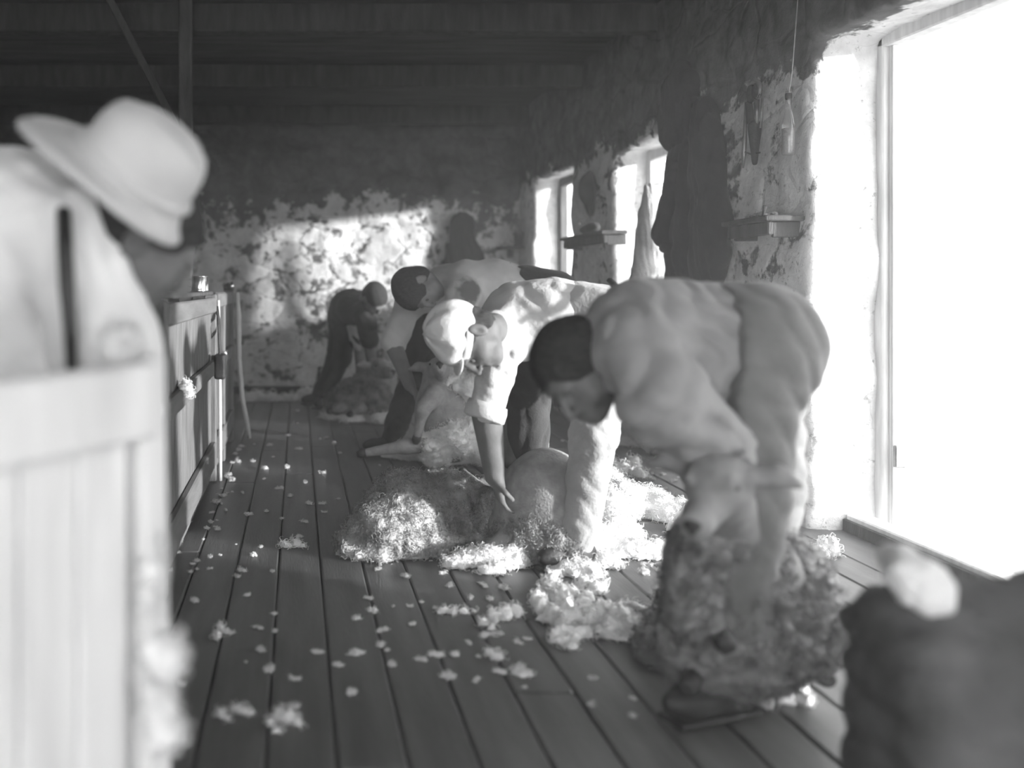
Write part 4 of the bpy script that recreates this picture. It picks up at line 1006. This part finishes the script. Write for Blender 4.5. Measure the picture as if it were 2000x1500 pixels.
fleece('fleece', 'wool cluster alone on the near boards left, above the two bottom bits', [(424, 1248, .014, .016, .02), (430, 1236, .014, .016, .02), (444, 1240, .010, .010, .014)], 'wool', h=.004, a=.006, s=60, cat='wool clump', k=.01)
fleece('fleece', 'sausage-shaped curl of wool, the nearer of two before the clump group', [
    (945, 1222, .02, .02, .02), (965, 1215, .025, .025, .03), (985, 1210, .025, .025, .035), (1008, 1206, .025, .02, .035), (958, 1232, .018, .012, .015)], 'wool', h=.005, a=.011, s=42, cat='wool clump', k=.015)
fleece('fleece', 'thin knotted string of wool, the farther left of two before the clump group', [
    (864, 1198, .018, .015, .02), (884, 1200, .016, .012, .016), (905, 1199, .016, .012, .016), (925, 1197, .016, .012, .014)], 'wool', h=.005, a=.010, s=42, cat='wool clump', k=.015)
fleece('fleece', 'single egg-shaped bit of wool on the near boards below the sausage-shaped curl', [(958, 1282, .018, .015, .018), (972, 1288, .018, .014, .018)], 'wool', h=.004, a=.007, s=50, cat='wool clump', k=.01)
fleece('fleece', 'long wisp of wool on the boards below the big heap, to its left', [(560, 1070, .025, .02, .02), (580, 1068, .025, .02, .025), (592, 1070, .015, .012, .015)], 'wool', h=.005, a=.010, s=50, cat='wool clump', k=.01)
fleece('fleece', 'wool bits lying on the sunlit boards beyond the spread fleece', [
    (1200, 930, .05, .06, .05), (1225, 925, .05, .06, .04), (1250, 932, .05, .05, .04), (1190, 915, .06, .06, .05), (1215, 945, .05, .05, .03), (1240, 912, .04, .05, .05)], 'wool', h=.008, a=.017, s=32, cat='wool clump')
fleece('fleece', 'wool strewn along the foot of the window wall beyond the sloping board', [
    (1215, 868, .08, .08, .04), (1250, 872, .08, .08, .04), (1285, 885, .06, .08, .035), (1300, 905, .05, .08, .04), (1310, 895, .05, .06, .05), (1180, 880, .06, .06, .03)], 'wool', h=.010, a=.02, s=30, cat='wool clump')
fleece('fleece', 'wool tuft at the foot of the whitewashed wall beside the doorway', [
    (1590, 1082, .04, .03, .03), (1610, 1078, .04, .04, .04), (1625, 1084, .03, .03, .05), (1605, 1090, .05, .03, .02)], 'wool', h=.007, a=.015, s=34, cat='wool clump')
# wool lying on the gate rail, on the fence rail and on the end post of the gate
def lump(label, pts, m='wool', h=.005, a=.01, s=45, k=.012):
    S = SDF(h)
    for p, r in pts: S.ell(p, (r, r, r), k=k)
    S.disp = woolly(a, s); return tag(S.build('wool_tuft', m, curls=45*len(pts), csize=.010, cr=.0009), label, 'wool tuft')
lump('tuft of wool lying on the top rail of the near gate', [(W(232, 668, 1.225), .020), (W(258, 672, 1.235), .016), (W(245, 660, 1.23), .016), (W(215, 678, 1.22), .012)])
lump('tuft of wool caught on the middle rail of the grey pen fence', [((XF+.018, 3.33, .632), .020), ((XF+.022, 3.38, .625), .024), ((XF+.024, 3.46, .60), .016), ((XF+.02, 3.36, .648), .016)])
py_big = lambda i: i >= 3
for i, (pts, lab) in enumerate((([(290, 1062), (292, 1075)], 'topmost little tuft on the end post of the near gate'), ([(288, 1100), (294, 1112)], 'small tuft just under the topmost on the gate end post'),
                                ([(282, 1140), (286, 1170), (290, 1200)], 'long streak of wool down the middle of the gate end post'),
                                ([(300, 1265), (318, 1272), (332, 1275), (322, 1300), (305, 1285)], 'bulging tuft sticking out sideways from the gate end post'),
                                ([(300, 1345), (305, 1380), (310, 1410), (325, 1425), (308, 1435), (302, 1362)], 'lowest thick wool tuft hanging on the gate end post'))):
    lump(lab, [(W(a, b, 1.285), .015+.004*(j % 2)+(.006 if py_big(i) else 0)) for j, (a, b) in enumerate(pts)], a=.006)

# scattered scraps: a few shapes, copied
protos = []
for i in range(7):
    r = random.Random(40+i); S = SDF(.0045)
    for j in range(3+i % 4): S.ell((r.uniform(-.025, .025), r.uniform(-.02, .02), .006), (r.uniform(.008, .018), r.uniform(.008, .016), r.uniform(.006, .016)), k=.008)
    S.disp = woolly(.008, 50+4*i); me = curly(S.mesh(0.0), 90, .012, .0011, i); me.materials.append(M_['wool']); protos.append(me)
first = True
LABEL = 'small scrap of white wool scattered loose on the dark floorboards'
spots = [(470, 1115, 1.0), (463, 1127, .8), (532, 1117, .7), (380, 1175, .7), (505, 1227, .7), (515, 1270, .8), (525, 1310, .9), (573, 1327, .8), (620, 1275, .8), (690, 1278, 1.), (700, 1275, .8), (345, 1060, 1.), (370, 1015, 1.1), (365, 1020, 1.0), (330, 1115, .6),
         (345, 1080, .7), (605, 985, .9), (630, 985, .8), (545, 955, .9), (570, 970, .8), (700, 995, .9), (715, 990, 1.1), (790, 955, .8), (850, 1188, .5), (880, 1145, .8), (945, 1145, 1.1), (985, 1148, 1.2), (792, 1126, .8), (865, 1120, .7), (720, 1170, .7), (728, 1195, .9), (695, 1210, .7),
         (745, 1232, .9), (750, 1262, .9), (805, 1220, .6), (800, 1185, .5), (918, 1170, .8), (877, 1322, 1.0), (850, 1280, 1.0), (822, 1290, .7), (770, 1298, .8), (1020, 1320, 1.4), (1010, 1255, .9), (1030, 1250, .6), (890, 1280, .8), (945, 1243, 1.0), (968, 1240, .9), (1250, 1120, 1.2), (1290, 1115, 1.1), (1265, 1105, .9), (1180, 1120, .9)]
rs = random.Random(12)
while len(spots) < 215:
    u = rs.random()
    if u < .45: px, py = rs.uniform(330, 1150), 800+rs.random()**1.3*300
    elif u < .65: px, py = rs.uniform(330, 1250), rs.uniform(1050, 1400)
    elif u < .82:
        py = rs.uniform(860, 1120); px = CX-.39*(py-CY)+abs(rs.gauss(0, 12))+3
    else: px, py = rs.uniform(1150, 1330), rs.uniform(870, 1000)
    x, y = FL(px, py)
    if x < XF+.04 or x > XW-.1: continue
    spots.append((px, py, rs.uniform(.3, .9) if py > 1000 else rs.uniform(.4, 1.1)))
for i, (px, py, sc) in enumerate(spots):
    x, y = FL(px, py); o = bpy.data.objects.new('wool_scrap', protos[i % 7]); COL.objects.link(o)
    o.location = (x, y, .0005); o.rotation_euler = (0, 0, rs.uniform(0, 6.28)); sc *= .62; o.scale = (sc, sc*rs.uniform(.7, 1.1), sc*rs.uniform(.6, 1.1))
    tag(o, LABEL, 'wool scrap', 'wool scraps scattered over the floorboards')

# dark covered bale at the lower right edge, very near the camera
bl = thing('covered_bale', 'dark sack-covered bale out of focus at the lower right edge', 'bale', (1.1, 1.42, 0))
S = SDF(.012)
x0 = W(1632, 1200, 1.55)[0]
c, h_ = frust((x0, 1.33, -.05), (1.75, 1.56, .49)); S.box(c, h_, rr=.05, k=.03)
S.cap((x0+.06, 1.46, .47), (x0+.30, 1.42, .51), .05, .05, .06)
S.disp = folds([(30, 10, 20), (20, 0, 40)], .012, 3); S.build('sacking', 'sack', bl, zmin=.0)
S = SDF(.007)
for p, r in ((W(1775, 1120, 1.36), .032), (W(1800, 1140, 1.36), .036), (W(1760, 1098, 1.40), .026), (W(1815, 1160, 1.34), .03), (W(1740, 1090, 1.42), .02)): S.ell(p, (r, r*1.2, r), k=.02)
S.disp = woolly(.006, 40); tag(S.build('wool_tuft', 'wool'), 'pale out-of-focus tuft of wool on top of the dark covered bale', 'wool tuft')
